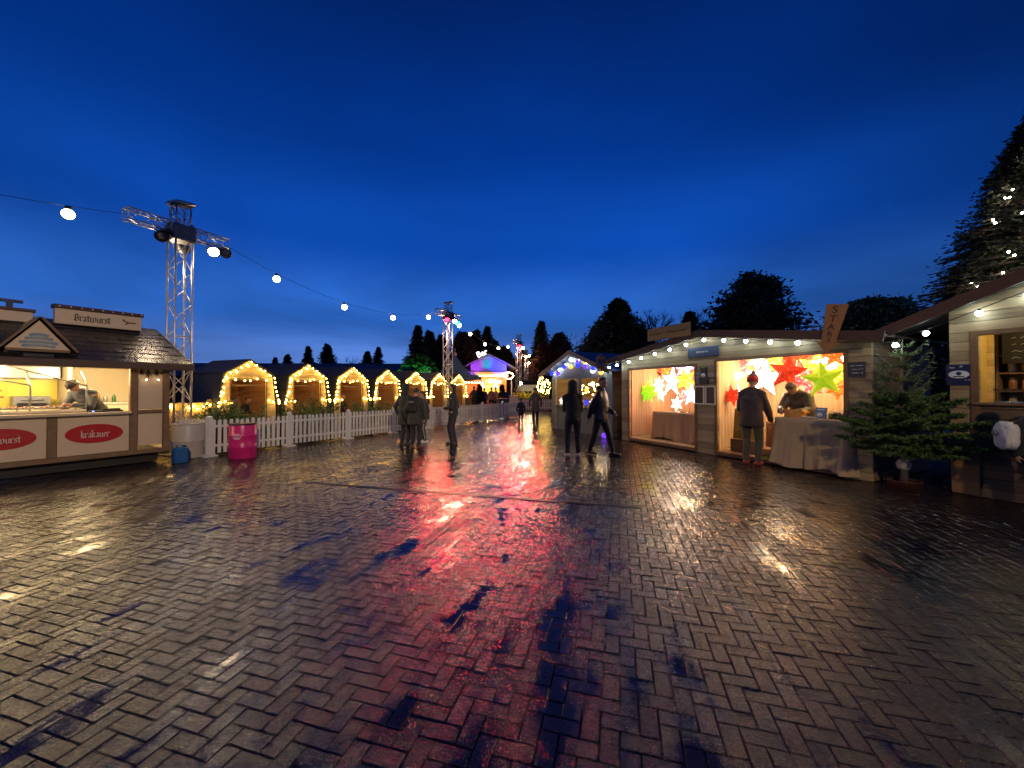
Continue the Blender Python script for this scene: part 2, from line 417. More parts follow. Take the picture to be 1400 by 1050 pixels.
M_GLASS = newmat('clear_glass')[0]
_b = M_GLASS.node_tree.nodes['Principled BSDF']; _b.inputs['Transmission Weight'].default_value = 1; _b.inputs['Roughness'].default_value = .03; _b.inputs['IOR'].default_value = 1.12
def shingle_mat():
    m, n, l, b = newmat('wet_shingle')
    tc = n.new('ShaderNodeTexCoord'); nz = n.new('ShaderNodeTexNoise'); nz.inputs['Scale'].default_value = 22; nz.inputs['Detail'].default_value = 5
    l.new(tc.outputs['Object'], nz.inputs['Vector'])
    mx = n.new('ShaderNodeMix'); mx.data_type = 'RGBA'; mx.inputs['A'].default_value = (.008,.007,.006,1); mx.inputs['B'].default_value = (.06,.048,.038,1)
    l.new(nz.outputs['Fac'], mx.inputs['Factor']); l.new(mx.outputs['Result'], b.inputs['Base Color'])
    b.inputs['Roughness'].default_value = .24
    bp = n.new('ShaderNodeBump'); bp.inputs['Strength'].default_value = .5; bp.inputs['Distance'].default_value = .01
    l.new(nz.outputs['Fac'], bp.inputs['Height']); l.new(bp.outputs['Normal'], b.inputs['Normal'])
    return m
M_SHING = shingle_mat()
M_TILE = P('yellow_wall_board', (.72,.60,.18), .4, var=.06)
M_CREAMW = P('warm_white_wall', (.80,.70,.52), .45, var=.06)

# ---------------------------------------------------------------- sausage stall on the left
BW = thing('sausage_stall', 'half-timbered cream sausage stall with red oval signs and shingle roof', 'food stall', (-10.356, 4.10, 0), R(58))
def bw(name, mb, m, parent=None): return mb.build(name, m, parent or BW)
rnd = random.Random(21)
mb = MB(); mb.box(.0, 5.2, .02, 2.4, .22, .30); mb.box(.2, 5.1, .25, 2.2, .02, .22)
bw('base', mb, M_DARK)
mb = MB(); mb.bbox(0, 5.28, -.03, .035, .235, .33); bw('bottom_rail', mb, M_POST)
for x0, x1 in ((.15, 1.2), (1.29, 2.36), (2.45, 3.48), (3.60, 4.58)):
    pn = MB().bbox(x0, x1, .0, .03, .332, 1.085).build('front_panel', M_CREAM, BW)
    if x0 < 1: continue
    cx = (x0+x1)/2 + (.0 if x0 > 3 else .0); ell = [(cx+.395*math.cos(a), .73+.185*math.sin(a)) for a in [i*math.pi/24 for i in range(48)]]
    ov = MB().prism(ell, -.012, -.002).build('oval_sign', M_RED, pn)
    t = MB(); M = Matrix.Translation((cx, -.013, .70))
    blackletter('krakauer' if x0 > 3 else 'Bratwurst', .092 if x0 > 3 else .085, t, M)
    t.mesh; lo = t.build('lettering', M_LETTER, ov)
    f = MB(); squiggle(f, cx-.2, cx+.22, .80, .035, -.013, rnd, 16, .008); f.build('faded_lettering', P('faded_red', (.42,.09,.08), .5), ov)
MB().bbox(4.70, 5.12, .05, .08, .40, 1.085).build('side_panel', M_CREAM, BW)
MB().bbox(4.70, 5.12, .05, .08, 1.17, 2.06).build('side_panel', M_CREAM, BW)
for x0, x1, z0, z1 in ((.04,.15,.33,2.06), (1.2,1.29,.33,1.09), (2.36,2.45,.33,1.09), (3.48,3.60,.33,1.09), (4.58,4.70,.33,2.06), (5.12,5.22,.33,2.06)):
    MB().bbox(x0, x1, -.025, .085, z0, z1).build('timber_post', M_POST, BW)
MB().bbox(4.70, 5.12, -.015, .07, 1.087, 1.165).build('cross_rail', M_POST, BW)
MB().bbox(.15, 4.58, -.16, .34, 1.09, 1.145, .012).build('counter', wood('counter_wood', (.62,.50,.34), .17, 'Y', .35, .2, .03, .3), BW)
# walls, floor and ceiling
mb = MB(); mb.box(.05, 5.2, 2.34, 2.40, .3, 2.1); mb.box(.05, .11, .1, 2.34, .3, 2.1); mb.box(5.14, 5.2, .09, 2.34, .3, 2.1)
bw('wall', mb, M_CREAMW)
MB().box(.12, 3.93, 2.30, 2.335, 1.15, 1.80).build('menu_board', P('menu_yellow', (.85,.70,.12), .4), BW)
MB().box(3.96, 4.02, 1.5, 2.3, .3, 2.08).build('partition', M_CREAMW, BW)
MB().box(.05, 5.2, .02, 2.4, 2.085, 2.11).build('ceiling', M_CREAMW, BW)
mb = MB(); mb.box(.12, 3.93, 2.0, 2.3, 1.84, 2.08); bw('extractor_hood', mb, M_STEEL)
# tubes under the ceiling, with unseen fill points added to light the counter
for x in (1.6, 3.0, 4.1):
    t = MB(); t.tube([(x-.42, .25, 2.074), (x+.42, .25, 2.074)], .009, 8)
    t.build('strip_light', emit('strip_warm', (1, .74, .40), 30), BW)
    L_ = bpy.data.lights.new('stall_fill', 'POINT'); L_.energy = 72; L_.color = (1,.74,.38); L_.shadow_soft_size = .12
    o_ = bpy.data.objects.new('stall_fill', L_); COL.objects.link(o_); o_.location = (-10.356+x*math.cos(R(58))-.75*math.sin(R(58)), 4.10+x*math.sin(R(58))+.75*math.cos(R(58)), 1.93)
# roof
def roof_courses(mb, x0a, x1a, ya, za, x0b, x1b, yb, zb, nrow, rnd, th=.022):
    for i in range(nrow):
        t0, t1 = i/nrow, (i+1)/nrow
        xa0, xa1 = x0a+(x0b-x0a)*t0, x1a+(x1b-x1a)*t0
        y0, z0 = ya+(yb-ya)*t0, za+(zb-za)*t0; y1, z1 = ya+(yb-ya)*(t1+.12), za+(zb-za)*(t1+.12)
        x = xa0
        while x < xa1-.01:
            w_ = min(rnd.uniform(.13, .21), xa1-x); j = rnd.uniform(-.006, .01); jy = rnd.uniform(-.012, .012)
            mb.add([(x+.003, y0+jy, z0+th+j), (x+w_-.003, y0+jy, z0+th+j*.4), (x+w_-.003, y1, z1+.002), (x+.003, y1, z1+.002), (x+.003, y0+jy, z0+j*.3), (x+w_-.003, y0+jy, z0)],
                   [(0,1,2,3), (4,5,1,0), (4,0,3), (5,2,1)], False)
            x += w_
mb = MB()
roof_courses(mb, -.3, 5.52, -.36, 2.13, -.3, 5.34, 1.2, 2.96, 8, rnd)
mb.add([(-.3,-.34,2.12),(5.5,-.34,2.12),(5.33,1.2,2.93),(-.3,1.2,2.93),(-.3,2.76,2.12),(5.5,2.76,2.12)], [(0,1,2,3),(3,2,5,4),(1,5,2)])
rf = bw('roof', mb, M_SHING)
MB().bbox(-.3, 5.54, -.385, -.345, 2.005, 2.145).build('eaves_board', M_FASCIA, rf)
MB().box(-.3, 5.5, -.345, 0, 2.085, 2.105).build('soffit', P('soffit_white', (.62,.56,.48), .55), rf)
MB().beam((5.52,-.36,2.10), (5.36,1.2,2.93), .03, .09).build('barge_board', M_FASCIA, rf)
# dormer over the counter
dm = MB(); cx, hw, zb, zt, yf = 3.34, .37, 2.31, 2.82, -.25
dm.prism([(cx-hw, zb), (cx+hw, zb), (cx, zt)], yf, yf+.03)
dmo = dm.build('dormer', M_CREAM, BW)
t = MB()
for sg in (-1, 1):
    a = Vector((cx+sg*(hw+.1), yf-.05, zb-.06)); b_ = Vector((cx, yf-.05, zt+.05)); dd = Vector((0, 1.25, 0))
    nrm = Vector((sg*.75, 0, .65))*.03
    t.add([a, b_, b_+dd, a+dd, a+nrm, b_+nrm, b_+dd+nrm, a+dd+nrm], [(0,1,2,3),(4,7,6,5),(0,4,5,1),(1,5,6,2),(2,6,7,3),(3,7,4,0)], False)
t.build('dormer_roof', M_SHING, dmo)
t = MB()
for sg in (-1, 1): t.beam((cx+sg*(hw+.08), yf-.065, zb-.03), (cx+sg*.02, yf-.065, zt+.05), .03, .085, up=(0,1,0))
t.bbox(cx-hw, cx+hw, yf-.03, yf, zb-.05, zb); t.build('dormer_trim', M_POST, dmo)
t = MB()
for i, (z, hw2) in enumerate(((2.355,.19),(2.415,.22),(2.485,.16),(2.545,.11))):
    pts = [(cx-hw2+2*hw2*k/8, yf-.008, z+.025*math.sin(math.pi*k/8)) for k in range(9)]
    for a, b_ in zip(pts[:-1], pts[1:]): t.beam(a, b_, .05, .006, up=(0,1,0))
ban = t.build('banner', P('banner_blue', (.18,.27,.36), .5), dmo)
t = MB()
for z, hw2 in ((2.37,.15),(2.432,.17),(2.50,.12)): squiggle(t, cx-hw2, cx+hw2, z+.015, .025, yf-.014, rnd, 20, .006)
t.build('lettering', M_LETTER, ban)
MB().bbox(3.15, 3.5, yf-.12, yf-.02, 2.155, 2.225).build('floodlight', M_BLACK, BW)
# boards along the ridge
sb = MB().bbox(3.69, 5.0, 1.0, 1.16, 2.94, 3.25).build('sign_board', M_CREAM, BW)
t = MB(); blackletter('Bratwurst', .105, t, Matrix.Translation((4.22, .999, 3.075))); t.build('lettering', M_LETTERB, sb)
t = MB(); b0 = Vector((4.78, .996, 3.10))
for a, b_, w_ in (((-.1,0,.045),(0,0,-.005),.024), ((0,0,-.005),(.12,0,-.005),.026), ((0,0,-.005),(-.06,0,-.05),.022), ((-.1,0,.05),(-.07,0,.06),.02)):
    t.beam(b0+Vector(a), b0+Vector(b_), w_, .004, up=(0,1,0))
t.build('sausage_emblem', M_LETTERB, sb)
MB().bbox(3.66, 5.03, .97, 1.18, 3.252, 3.33).build('cap_rail', P('cap_maroon', (.05,.012,.018), .5), sb)
for i in range(9):
    b1 = MB().ball((3.75+i*.154, .955, 3.29), .016, n=2).build('cap_bulb', P('dead_bulb', (.55,.52,.5), .25), sb)
sb = MB().bbox(1.75, 3.42, 1.0, 1.3, 2.9, 3.10).build('sign_board', M_CREAM, BW)
MB().bbox(1.72, 3.45, .97, 1.32, 3.102, 3.16).build('cap_rail', M_FASCIA, sb)
t = MB(); t.box(2.4, 3.3, 1.05, 1.15, 3.27, 3.32); t.box(2.45, 2.53, 1.06, 1.14, 3.16, 3.27); t.box(3.1, 3.18, 1.06, 1.14, 3.16, 3.27)
t.build('roof_bar', M_NAVY, sb)
# what stands on and hangs in it
def lw(x, y, z): # stall-local to world
    c, s = math.cos(R(58)), math.sin(R(58)); return (-10.356+x*c-y*s, 4.10+x*s+y*c, z)
def on_bw(name, label, cat, x, y, z, group=None): return thing(name, label, cat, lw(x,y,z), R(58), group)
gr = on_bw('grill', 'long round-edged grill tray of sausages on the sausage stall counter', 'grill', 2.75, .30, 1.147)
t = MB(); t.bbox(-1.3, 1.25, -.2, .45, .0, .06, .02); t.build('tray', P('tray_enamel', (.75,.66,.50), .3), gr)
for i in range(26):
    x = -1.2+i*.09; y = rnd.uniform(0, .2)
    t = MB(); pts = [(x+rnd.uniform(-.01,.01), y-.12, .10), (x, y, .115), (x+.012, y+.13, .10)]
    t.tube(pts, [.022,.027,.021], 7); t.build('sausage', P('sausage_brown', (.30,.10,.045), .35) if i == 0 else MATS['sausage_brown'], gr)
t = MB()
for y in (-.17, .42): t.tube([(-1.28, y, .10), (1.22, y, .10)], .012, 6)
for x in (-1.2,-.4,.4,1.1): t.tube([(x,-.17,.06),(x,-.17,.10)], .01, 6)
t.build('rail', M_STEEL, gr)
sg_ = on_bw('sneeze_guard', 'slanted guard frame on thin posts over the sausage grill', 'guard', 2.75, .05, 1.147)
t = MB()
for x in (-.9, .55, 1.25):
    t.tube([(x, .12, 0), (x, .12, .52), (x, .62, .80)], .016, 6)
t.tube([(.2,.15,.9),(1.25,.12,.52)], .014, 6); t.tube([(-.4,.62,.8),(.55,.12,.52)], .012, 6)
t.build('frame', M_STEEL, sg_)
mn = on_bw('poster', 'wall picture of grilled sausages on the yellow back board', 'poster', 2.35, 2.29, 1.18)
t = MB(); t.box(-.9, .9, -.008, 0, 0, .54); t.build('print', P('print_yellow', (.85,.68,.10), .5), mn)
t = MB()
for i in range(16):
    a = rnd.uniform(0, 6.28); c = (rnd.uniform(-.8,.8), -.014, rnd.uniform(.06,.46)); t.tube([(c[0]-.06*math.cos(a), c[1], c[2]-.03*math.sin(a)), (c[0]+.06*math.cos(a), c[1], c[2]+.03*math.sin(a))], .02, 6)
t.build('food_picture', P('print_red', (.5,.12,.06), .5), mn)
t = MB()
for i in range(7): t.beam((0,-.012,.42), (-.35+i*.12,-.012,.2), .006, .004)
t.build('line_art', M_BLACK, mn)
eq = on_bw('fryer', 'steel fryer cabinet against the yellow back board', 'fryer', 3.52, 2.0, .9)
t = MB(); t.bbox(-.25,.25,-.2,.25,0,.55); t.build('body', M_STEEL, eq)
MB().bbox(-.2,.2,-.215,-.2,.1,.42).build('door', M_GLASS, eq); MB().tube([(-.15,-.24,.48),(.15,-.24,.48)], .012, 6).build('handle', M_STEEL, eq)
sk = on_bw('sink_unit', 'white worktop cabinet with bottles at the far end of the sausage stall', 'cabinet', 4.2, 2.0, .3)
t = MB(); t.bbox(-.15,.80,-.3,.3,0,.95); t.build('body', M_CREAMW, sk); MB().bbox(-.17,.83,-.33,.32,.952,.99).build('worktop', M_WHITE, sk)
for i, (x, h, c) in enumerate(((-.05,.24,(.5,.05,.03)),(.08,.27,(.55,.3,.1)),(.2,.2,(.3,.3,.28)),(.34,.22,(.05,.15,.05)))):
    bo = on_bw('sauce_bottle', 'sauce bottle on the white cabinet, '+['red and leftmost','orange and tallest','grey and shortest','green and rightmost'][i], 'bottle', 4.4+x, 1.85, 1.292, 'bottles in the sausage stall')
    t = MB(); t.lathe([(.0,0),(.035,.002),(.036,h*.62),(.014,h*.8),(.013,h*.9)], 12); t.build('body', P('bottle_%d'%i, c, .25), bo)
    MB().lathe([(.0,h*.9),(.016,h*.9),(.016,h),(.0,h)], 10).build('cap', M_WHITE, bo)
tb = on_bw('till_tray', 'dark flat tray on the counter beside the sausage vendor', 'tray', 4.25, .12, 1.147)
t = MB(); t.bbox(-.24,.24,-.1,.12,0,.03); t.bbox(-.05,.22,-.02,.1,.03,.06); t.build('body', M_BLACK, tb)
MB().box(-.2,-.17,-.104,-.1,.008,.022).build('indicator', emit('blue_led', (.1,.2,1), 6), tb)
# ladles and dried bunches hanging on the end panel
for i, (x, h) in enumerate(((4.76,.13),(4.86,.2),(5.0,.16))):
    hg = on_bw('hanging_bunch', 'dried bunch hung at the top of the stall end panel, '+['leftmost','middle and longest','rightmost'][i], 'decoration', x, .0, 2.04, 'dried bunches on the stall end panel')
    t = MB()
    for k in range(30):
        a = rnd.uniform(0,6.28); q = rnd.uniform(0,.06); t.tube([(0,0,0), (q*math.cos(a), q*math.sin(a)*.5, -h*rnd.uniform(.5,1))], [.008,.004], 4)
    t.build('stems', P('dried_brown', (.10,.05,.035), .8), hg)
for i, x in enumerate((4.83, 5.02)):
    bl = on_bw('hook_lamp', 'tiny round bulb on the stall end panel, '+['left one','right one'][i], 'lamp', x, -.03, 1.80, 'tiny bulbs on the end panel')
    MB().ball((0,0,0), .016).build('bulb', emit('tiny_warm', (1,.75,.4), 14), bl); MB().tube([(0,.04,.03),(0,.02,.03),(0,0,.012)], .006, 5).build('holder', M_BLACK, bl)

# ---------------------------------------------------------------- barrels by the stall corner
def drum(name, label, cat, loc, r, h, m, mt, bands=(.33,.66), rim=True):
    o = thing(name, label, cat, loc)
    pr = [(0,0),(r*.97,0),(r,.02)]
    for b_ in bands: pr += [(r, h*b_-.025), (r+.012, h*b_-.008), (r+.012, h*b_+.008), (r, h*b_+.025)]
    pr += [(r, h-.03), (r*.97, h-.01), (r*.9, h-.012), (0, h-.012)]
    MB().lathe(pr, 32).build('body', m, o)
    t = MB(); t.lathe([(r*.90,h-.02),(r*1.02,h-.03),(r*1.03,h),(r*.9,h+.004)], 32); t.build('rim', mt, o)
    return o
M_PINK = P('magenta_paint', (.66,.02,.19), .3, var=.12, bump=.04)
d0 = drum('oil_drum', 'magenta oil drum with a pale round badge beside the white picket fence', 'drum', (-6.30, 9.02, 0), .272, .80, M_PINK, M_BLACK)
t = MB(); MM = Matrix.Rotation(R(35)-math.pi/2-.35, 4, 'Z')
for k, (z, w_) in enumerate(((.57,.06),(.545,.085),(.515,.09),(.485,.085),(.458,.055))):
    pts = [( .279*math.cos(a), .279*math.sin(a), z) for a in [-math.pi/2+.18+(-w_+2*w_*i/6)/.28 for i in range(7)]]
    for a, b_ in zip(pts[:-1], pts[1:]): t.beam(a, b_, .004, .019)
t.build('badge', P('badge_white', (.7,.55,.6), .5), d0)
d1 = drum('plastic_barrel', 'off-white plastic barrel between the sausage stall and the fence', 'barrel', (-7.62, 9.08, 0), .30, .80, P('cloudy_plastic', (.55,.50,.44), .4, var=.1), P('barrel_lid', (.5,.46,.4), .4), (.5,))
d2 = thing('water_canister', 'small blue water canister on the ground at the stall corner', 'canister', (-7.20, 8.36, 0), R(58))
t = MB(); t.bbox(-.12,.12,-.1,.1,0,.34,.02); t.build('body', P('canister_blue', (.012,.10,.30), .4, bump=.05), d2)
t = MB(); t.tube([(-.06,0,.335),(-.06,0,.385),(.04,0,.385),(.04,0,.335)], .014, 8); t.build('handle', MATS['canister_blue'], d2); MB().lathe([(0,.34),(.03,.34),(.03,.375),(0,.375)], 12, Matrix.Translation((.085,0,0))).build('cap', M_BLACK, d2)

# ---------------------------------------------------------------- picket fence
M_FENCE = P('fence_white', (.72,.71,.68), .45, var=.08, scale=14, bump=.1)
def fence_proto(Lp):
    npk = 15; hgt = .86; root = thing('picket_fence', 'x', 'fence')
    t = MB(); sp = Lp/npk
    for i in range(npk):
        x = (i+.5)*sp+rnd.uniform(-.006,.006); w_ = .036; lean = rnd.uniform(-.012,.012); hgt = .86+rnd.uniform(-.012,.012)
        t.prism([(x-w_, .07), (x+w_, .07), (x+w_+lean, hgt-.03), (x+w_*.5+lean, hgt), (x-w_*.5+lean, hgt), (x-w_+lean, hgt-.03)], -.03, -.012)
    t.build('picket_panel', M_FENCE, root)
    for z in (.22, .68): MB().box(0.02, Lp-.02, -.011, .02, z, z+.055).build('rail', M_FENCE, root)
    pm = MB(); pm.bbox(-.045, .045, -.05, .045, .02, .92, .01); pm.lathe([(.062,.90),(.062,.93),(.03,.96),(0,.97)], 4, Matrix.Rotation(R(45),4,'Z')); pm.build('post', M_FENCE, root)
    fm = MB(); fm.prism([(-.13,.0),(.13,.0),(.13,.03),(.06,.06),(-.06,.06),(-.13,.03)], -.13, .13); fm.build('foot', M_FENCE, root)
    return root
FA = Vector((-7.18, 9.15, 0)); FD = Vector((.508, .861, 0)); FL = 1.88
fp = fence_proto(FL); fang = math.atan2(FD.y, FD.x)
FENCE_LBL = ['right behind the magenta drum', 'second along from the drum', 'below the second lit hut', 'third along, in front of the third hut', 'behind the huddled group', 'beside the lone standing visitor', 'tinted pink past the lone visitor', 'green-tinted last one by the navy box']
for i in range(8):
    o = fp if i == 0 else copy_tree(fp)
    o.location = FA + FD*FL*i; o.rotation_euler.z = fang + [0,.01,-.01,.008,-.006,.012,-.01,.02][i]
    o['label'] = 'white picket fence panel ' + FENCE_LBL[i]; o['group'] = 'white picket fence panels along the huts'
o = copy_tree(fp); o.location = (-7.22, 9.15, 0); o.rotation_euler.z = R(150); o['label'] = 'white picket fence panel turning back behind the plastic barrel'; o['group'] = 'white picket fence panels along the huts'
for i, (x, y, a) in enumerate(((-.35, 28.2, 8), (1.6, 28.6, 3), (3.3, 28.4, -6))):
    o = copy_tree(fp); o.location = (x, y, 0); o.rotation_euler.z = R(a); o['label'] = 'distant white picket fence panel '+['left of the far walkers','in front of the golden light wreath','right of the golden light wreath'][i]; o['group'] = 'distant picket fence panels'
bx = thing('planter_box', 'navy cube box closing the end of the green-tinted fence', 'box', (-.55, 23.9, 0), R(10))
t = MB(); t.bbox(-.32,.32,-.3,.3,0,.98,.02); t.build('body', P('navy_plastic', (.02,.022,.10), .4), bx); MB().bbox(-.34,.34,-.32,.32,.982,1.02).build('lid', M_NAVY, bx)
# ---------------------------------------------------------------- lattice towers with lamps, overhead cables
LAMP_W = emit('globe_glow', (1.0, .72, .34), 22)
LAMP_C = emit('can_glow', (1.0, .76, .36), 120)
def truss(mb, a, b, w, n, r=.024, up=(0,1,0), diag=True):
    a = Vector(a); b = Vector(b); d = (b-a).normalized(); u = Vector(up); x = d.cross(u).normalized()*w/2; y = x.normalized().cross(d)*w/2
    cs = [x+y, x-y, -x-y, -x+y]
    for c in cs: mb.tube([a+c, b+c], r, 6)
    for i in range(n+1):
        p = a+(b-a)*i/n
        if i in (0, n) or i == n//2:
            for k in range(4): mb.tube([p+cs[k], p+cs[(k+1)%4]], r*.55, 4, cap=False)
        if i < n:
            q = a+(b-a)*(i+1)/n
            for k in range(4):
                s_, e_ = (cs[k], cs[(k+1)%4]) if (i+k) % 2 else (cs[(k+1)%4], cs[k])
                mb.tube([p+s_, q+e_], r*.5, 4, cap=False)
    return mb
TANG = math.atan2(.91, .41)
def tower(label, loc, H=6.35, rz=TANG, lamps=()):
    """local x runs along the row of towers"""
    o = thing('lattice_tower', label, 'lighting tower', loc, rz, 'lattice lighting towers')
    t = MB(); truss(t, (0,0,.06), (0,0,H-.55), .36, 14); t.build('mast', M_ALU, o)
    t = MB(); t.bbox(-.42,.42,-.42,.42,0,.03); 
    for sx in (-1,1):
        t.beam((sx*.18,0,.05),(sx*.42,0,.03),.06)
    t.build('base_plate', M_STEEL, o)
    t = MB(); t.bbox(-.24,.24,-.24,.24,H-1.02,H-.62,.02); t.tube([(-.26,-.2,H-.75),(.26,-.2,H-.75)], .04, 8); t.tube([(-.26,.2,H-.75),(.26,.2,H-.75)], .04, 8)
    t.build('sleeve_block', P('sleeve_grey', (.16,.16,.16), .5, .6, bump=.2), o) if 'sleeve_grey' not in MATS else t.build('sleeve_block', MATS['sleeve_grey'], o)
    t = MB(); truss(t, (.24,0,H-.72), (1.06,0,H-.72), .26, 3, .02, (0,0,1)); t.build('arm', M_ALU, o)
    t = MB(); truss(t, (-.24,0,H-.72), (-1.06,0,H-.72), .26, 3, .02, (0,0,1)); t.build('arm', M_ALU, o)
    t = MB(); truss(t, (0,0,H-.62), (0,0,H-.12), .30, 2, .02)
    t.beam((-.25,0,H-.10), (.25,0,H-.02), .34, .05); t.beam((-.27,0,H-.08), (0,0,H-.5), .03); t.tube([(-.2,-.19,H-.09),(.2,-.19,H-.03)], .05, 8)
    t.build('top_pulley', M_STEEL, o)
    for (lx, ly, lz, dirv, mat, on) in lamps:
        d = Vector(dirv).normalized(); q = d.to_track_quat('Z', 'Y').to_matrix().to_4x4(); M = Matrix.Translation((lx, ly, lz)) @ q
        lp = MB().lathe([(.0,-.24),(.07,-.24),(.10,-.16),(.13,.02),(.135,.10),(.125,.10),(.10,.02),(.0,-.05)], 20, M).build('par_lamp', M_BLACK if not on else MATS['sleeve_grey'], o)
        t = MB(); t.lathe([(.0,.055),(.118,.05),(.118,.07),(.0,.085)], 20, M); t.build('lens', mat, lp)
        t = MB(); p0 = M @ Vector((.15,0,-.02)); p1 = M @ Vector((-.15,0,-.02)); tp = Vector((lx, ly, H-.72+.0))
        t.tube([p0, p0+Vector((0,0,.16)), p1+Vector((0,0,.16)), p1], .012, 5); t.build('yoke', M_BLACK, lp)
    return o
T_H = 6.35
def world_dir(v, rz=TANG):
    return Matrix.Rotation(-rz, 3, 'Z') @ Vector(v)
OFF = P('lamp_lens_off', (.30,.29,.24), .15)
E_RED = emit('lamp_red', (1,.0015,.008), 110); E_WARM = LAMP_C; E_GREEN = emit('lamp_green', (.01,1,.25), 30); E_WHT = emit('lamp_cool', (.8,1,.95), 60)
T1, T2, T3, T4 = Vector((-8.42, 9.72, 0)), Vector((-3.5, 21.0, 0)), Vector((.58, 33.7, 0)), Vector((1.65, 45, 0))
tower('lattice lighting tower with a lit warm lamp behind the sausage stall', T1, lamps=[
    (.72, -.05, T_H-1.02, world_dir((.75,-.72,-.62)), LAMP_C, True), (.98, -.08, T_H-.98, world_dir((.95,-.45,-.5)), OFF, True), (-.42, -.12, T_H-1.02, world_dir((.3,-.75,-.7)), OFF, False), (.2, .3, T_H-1.05, world_dir((-.2,.9,-.6)), OFF, False)])
tower('lattice lighting tower with red and green lamps behind the lit huts', T2, 6.4, lamps=[
    (-.42, -.2, T_H-1.0, world_dir((.45,-.9,-.75)), E_RED, True), (.1, -.34, T_H-1.0, world_dir((.4,-.9,-.9)), E_WARM, True), (.62, -.2, T_H-1.02, world_dir((.6,-.6,-.9)), E_GREEN, True), (.95, -.1, T_H-1.1, world_dir((.7,-.6,-.9)), E_WHT, True)])
tower('thin far lattice tower topped with red lamps right of the lit bar', T3, 6.4, lamps=[
    (-.3, -.2, T_H-1.0, world_dir((.1,-1,-.6)), E_RED, True), (.1, -.34, T_H-1.1, world_dir((.05,-1,-.5)), E_WARM, True), (.4, .1, T_H-1.0, world_dir((-.3,-.9,-.7)), E_RED, True), (0, -.2, 2.1, world_dir((0,-1,-.1)), E_WARM, True)])
tower('farthest lattice tower with warm lamps, mostly hidden behind another tower', T4, 6.2, lamps=[
    (-.5, -.2, T_H-1.0, world_dir((-.2,-1,-.3)), E_WARM, True), (.5, -.2, T_H-.8, world_dir((.1,-1,-.3)), E_WARM, True), (.1, -.3, T_H-1.7, world_dir((0,-1,-.3)), E_WARM, True)])
# assumed tower, unseen behind the camera, added to light left stall and fence
T0 = Vector((3.4, -5.2, 0))
tower('assumed lattice lighting tower with warm floodlights, unseen behind the camera', T0, lamps=[
    (-.72, .1, T_H-1.02, world_dir((-.85,.9,-.45)), LAMP_C, True), (.72, .1, T_H-1.02, world_dir((-.1,1,-.5)), LAMP_C, True)])
def cable(label, p, q, sag, bulbs=()):
    p = Vector(p); q = Vector(q); pts = [p+(q-p)*i/24 - Vector((0,0,sag*4*(i/24)*(1-i/24))) for i in range(25)]
    o = MB().tube(pts, .006, 5, cap=False).build('overhead_cable', M_BLACK); tag(o, label, 'cable', 'cables between the lighting towers')
    for tt, lab in bulbs:
        pos = p+(q-p)*tt - Vector((0,0,sag*4*tt*(1-tt)))
        g_ = thing('globe_lamp', lab, 'hanging lamp', pos, 0, 'globe lamps on the overhead cables')
        MB().ball((0,0,-.17), .10, n=3).build('globe', LAMP_W, g_)
        MB().lathe([(.0,0),(.05,-.005),(.055,-.07),(.03,-.08),(0,-.08)], 12).build('holder', M_BLACK, g_)
ARM = Vector((.41, .91, 0))*1.0
e = lambda T, s, z: T + ARM*s + Vector((0,0,z))
cable('black cable with four globe lamps between the two nearest towers', e(T1, 1.02, 5.62), e(T2, -1.0, 5.62), .78,
      [(.148,'globe lamp nearest the near tower, highest over the huts'), (.408,'second globe lamp from the near tower on the cable'), (.67,'third globe lamp from the near tower on the cable'), (.925,'globe lamp close to the red-lamp tower on its left')])
cable('black cable with four globe lamps over the lit bar', e(T2, 1.0, 5.62), e(T3, -1.0, 5.62), .85,
      [(.16,'globe lamp first to the right of the red-lamp tower'), (.385,'globe lamp above the bar sign'), (.635,'globe lamp over the bar roof end'), (.85,'globe lamp just left of the thin far tower')])
pA = e(T1, -1.02, 5.62); pB = Vector((-13.3, -1.2, 5.62))
cable('black cable with one globe lamp over the sausage stall', pA, pB, .70, [(.085,'globe lamp alone above the sausage stall')])

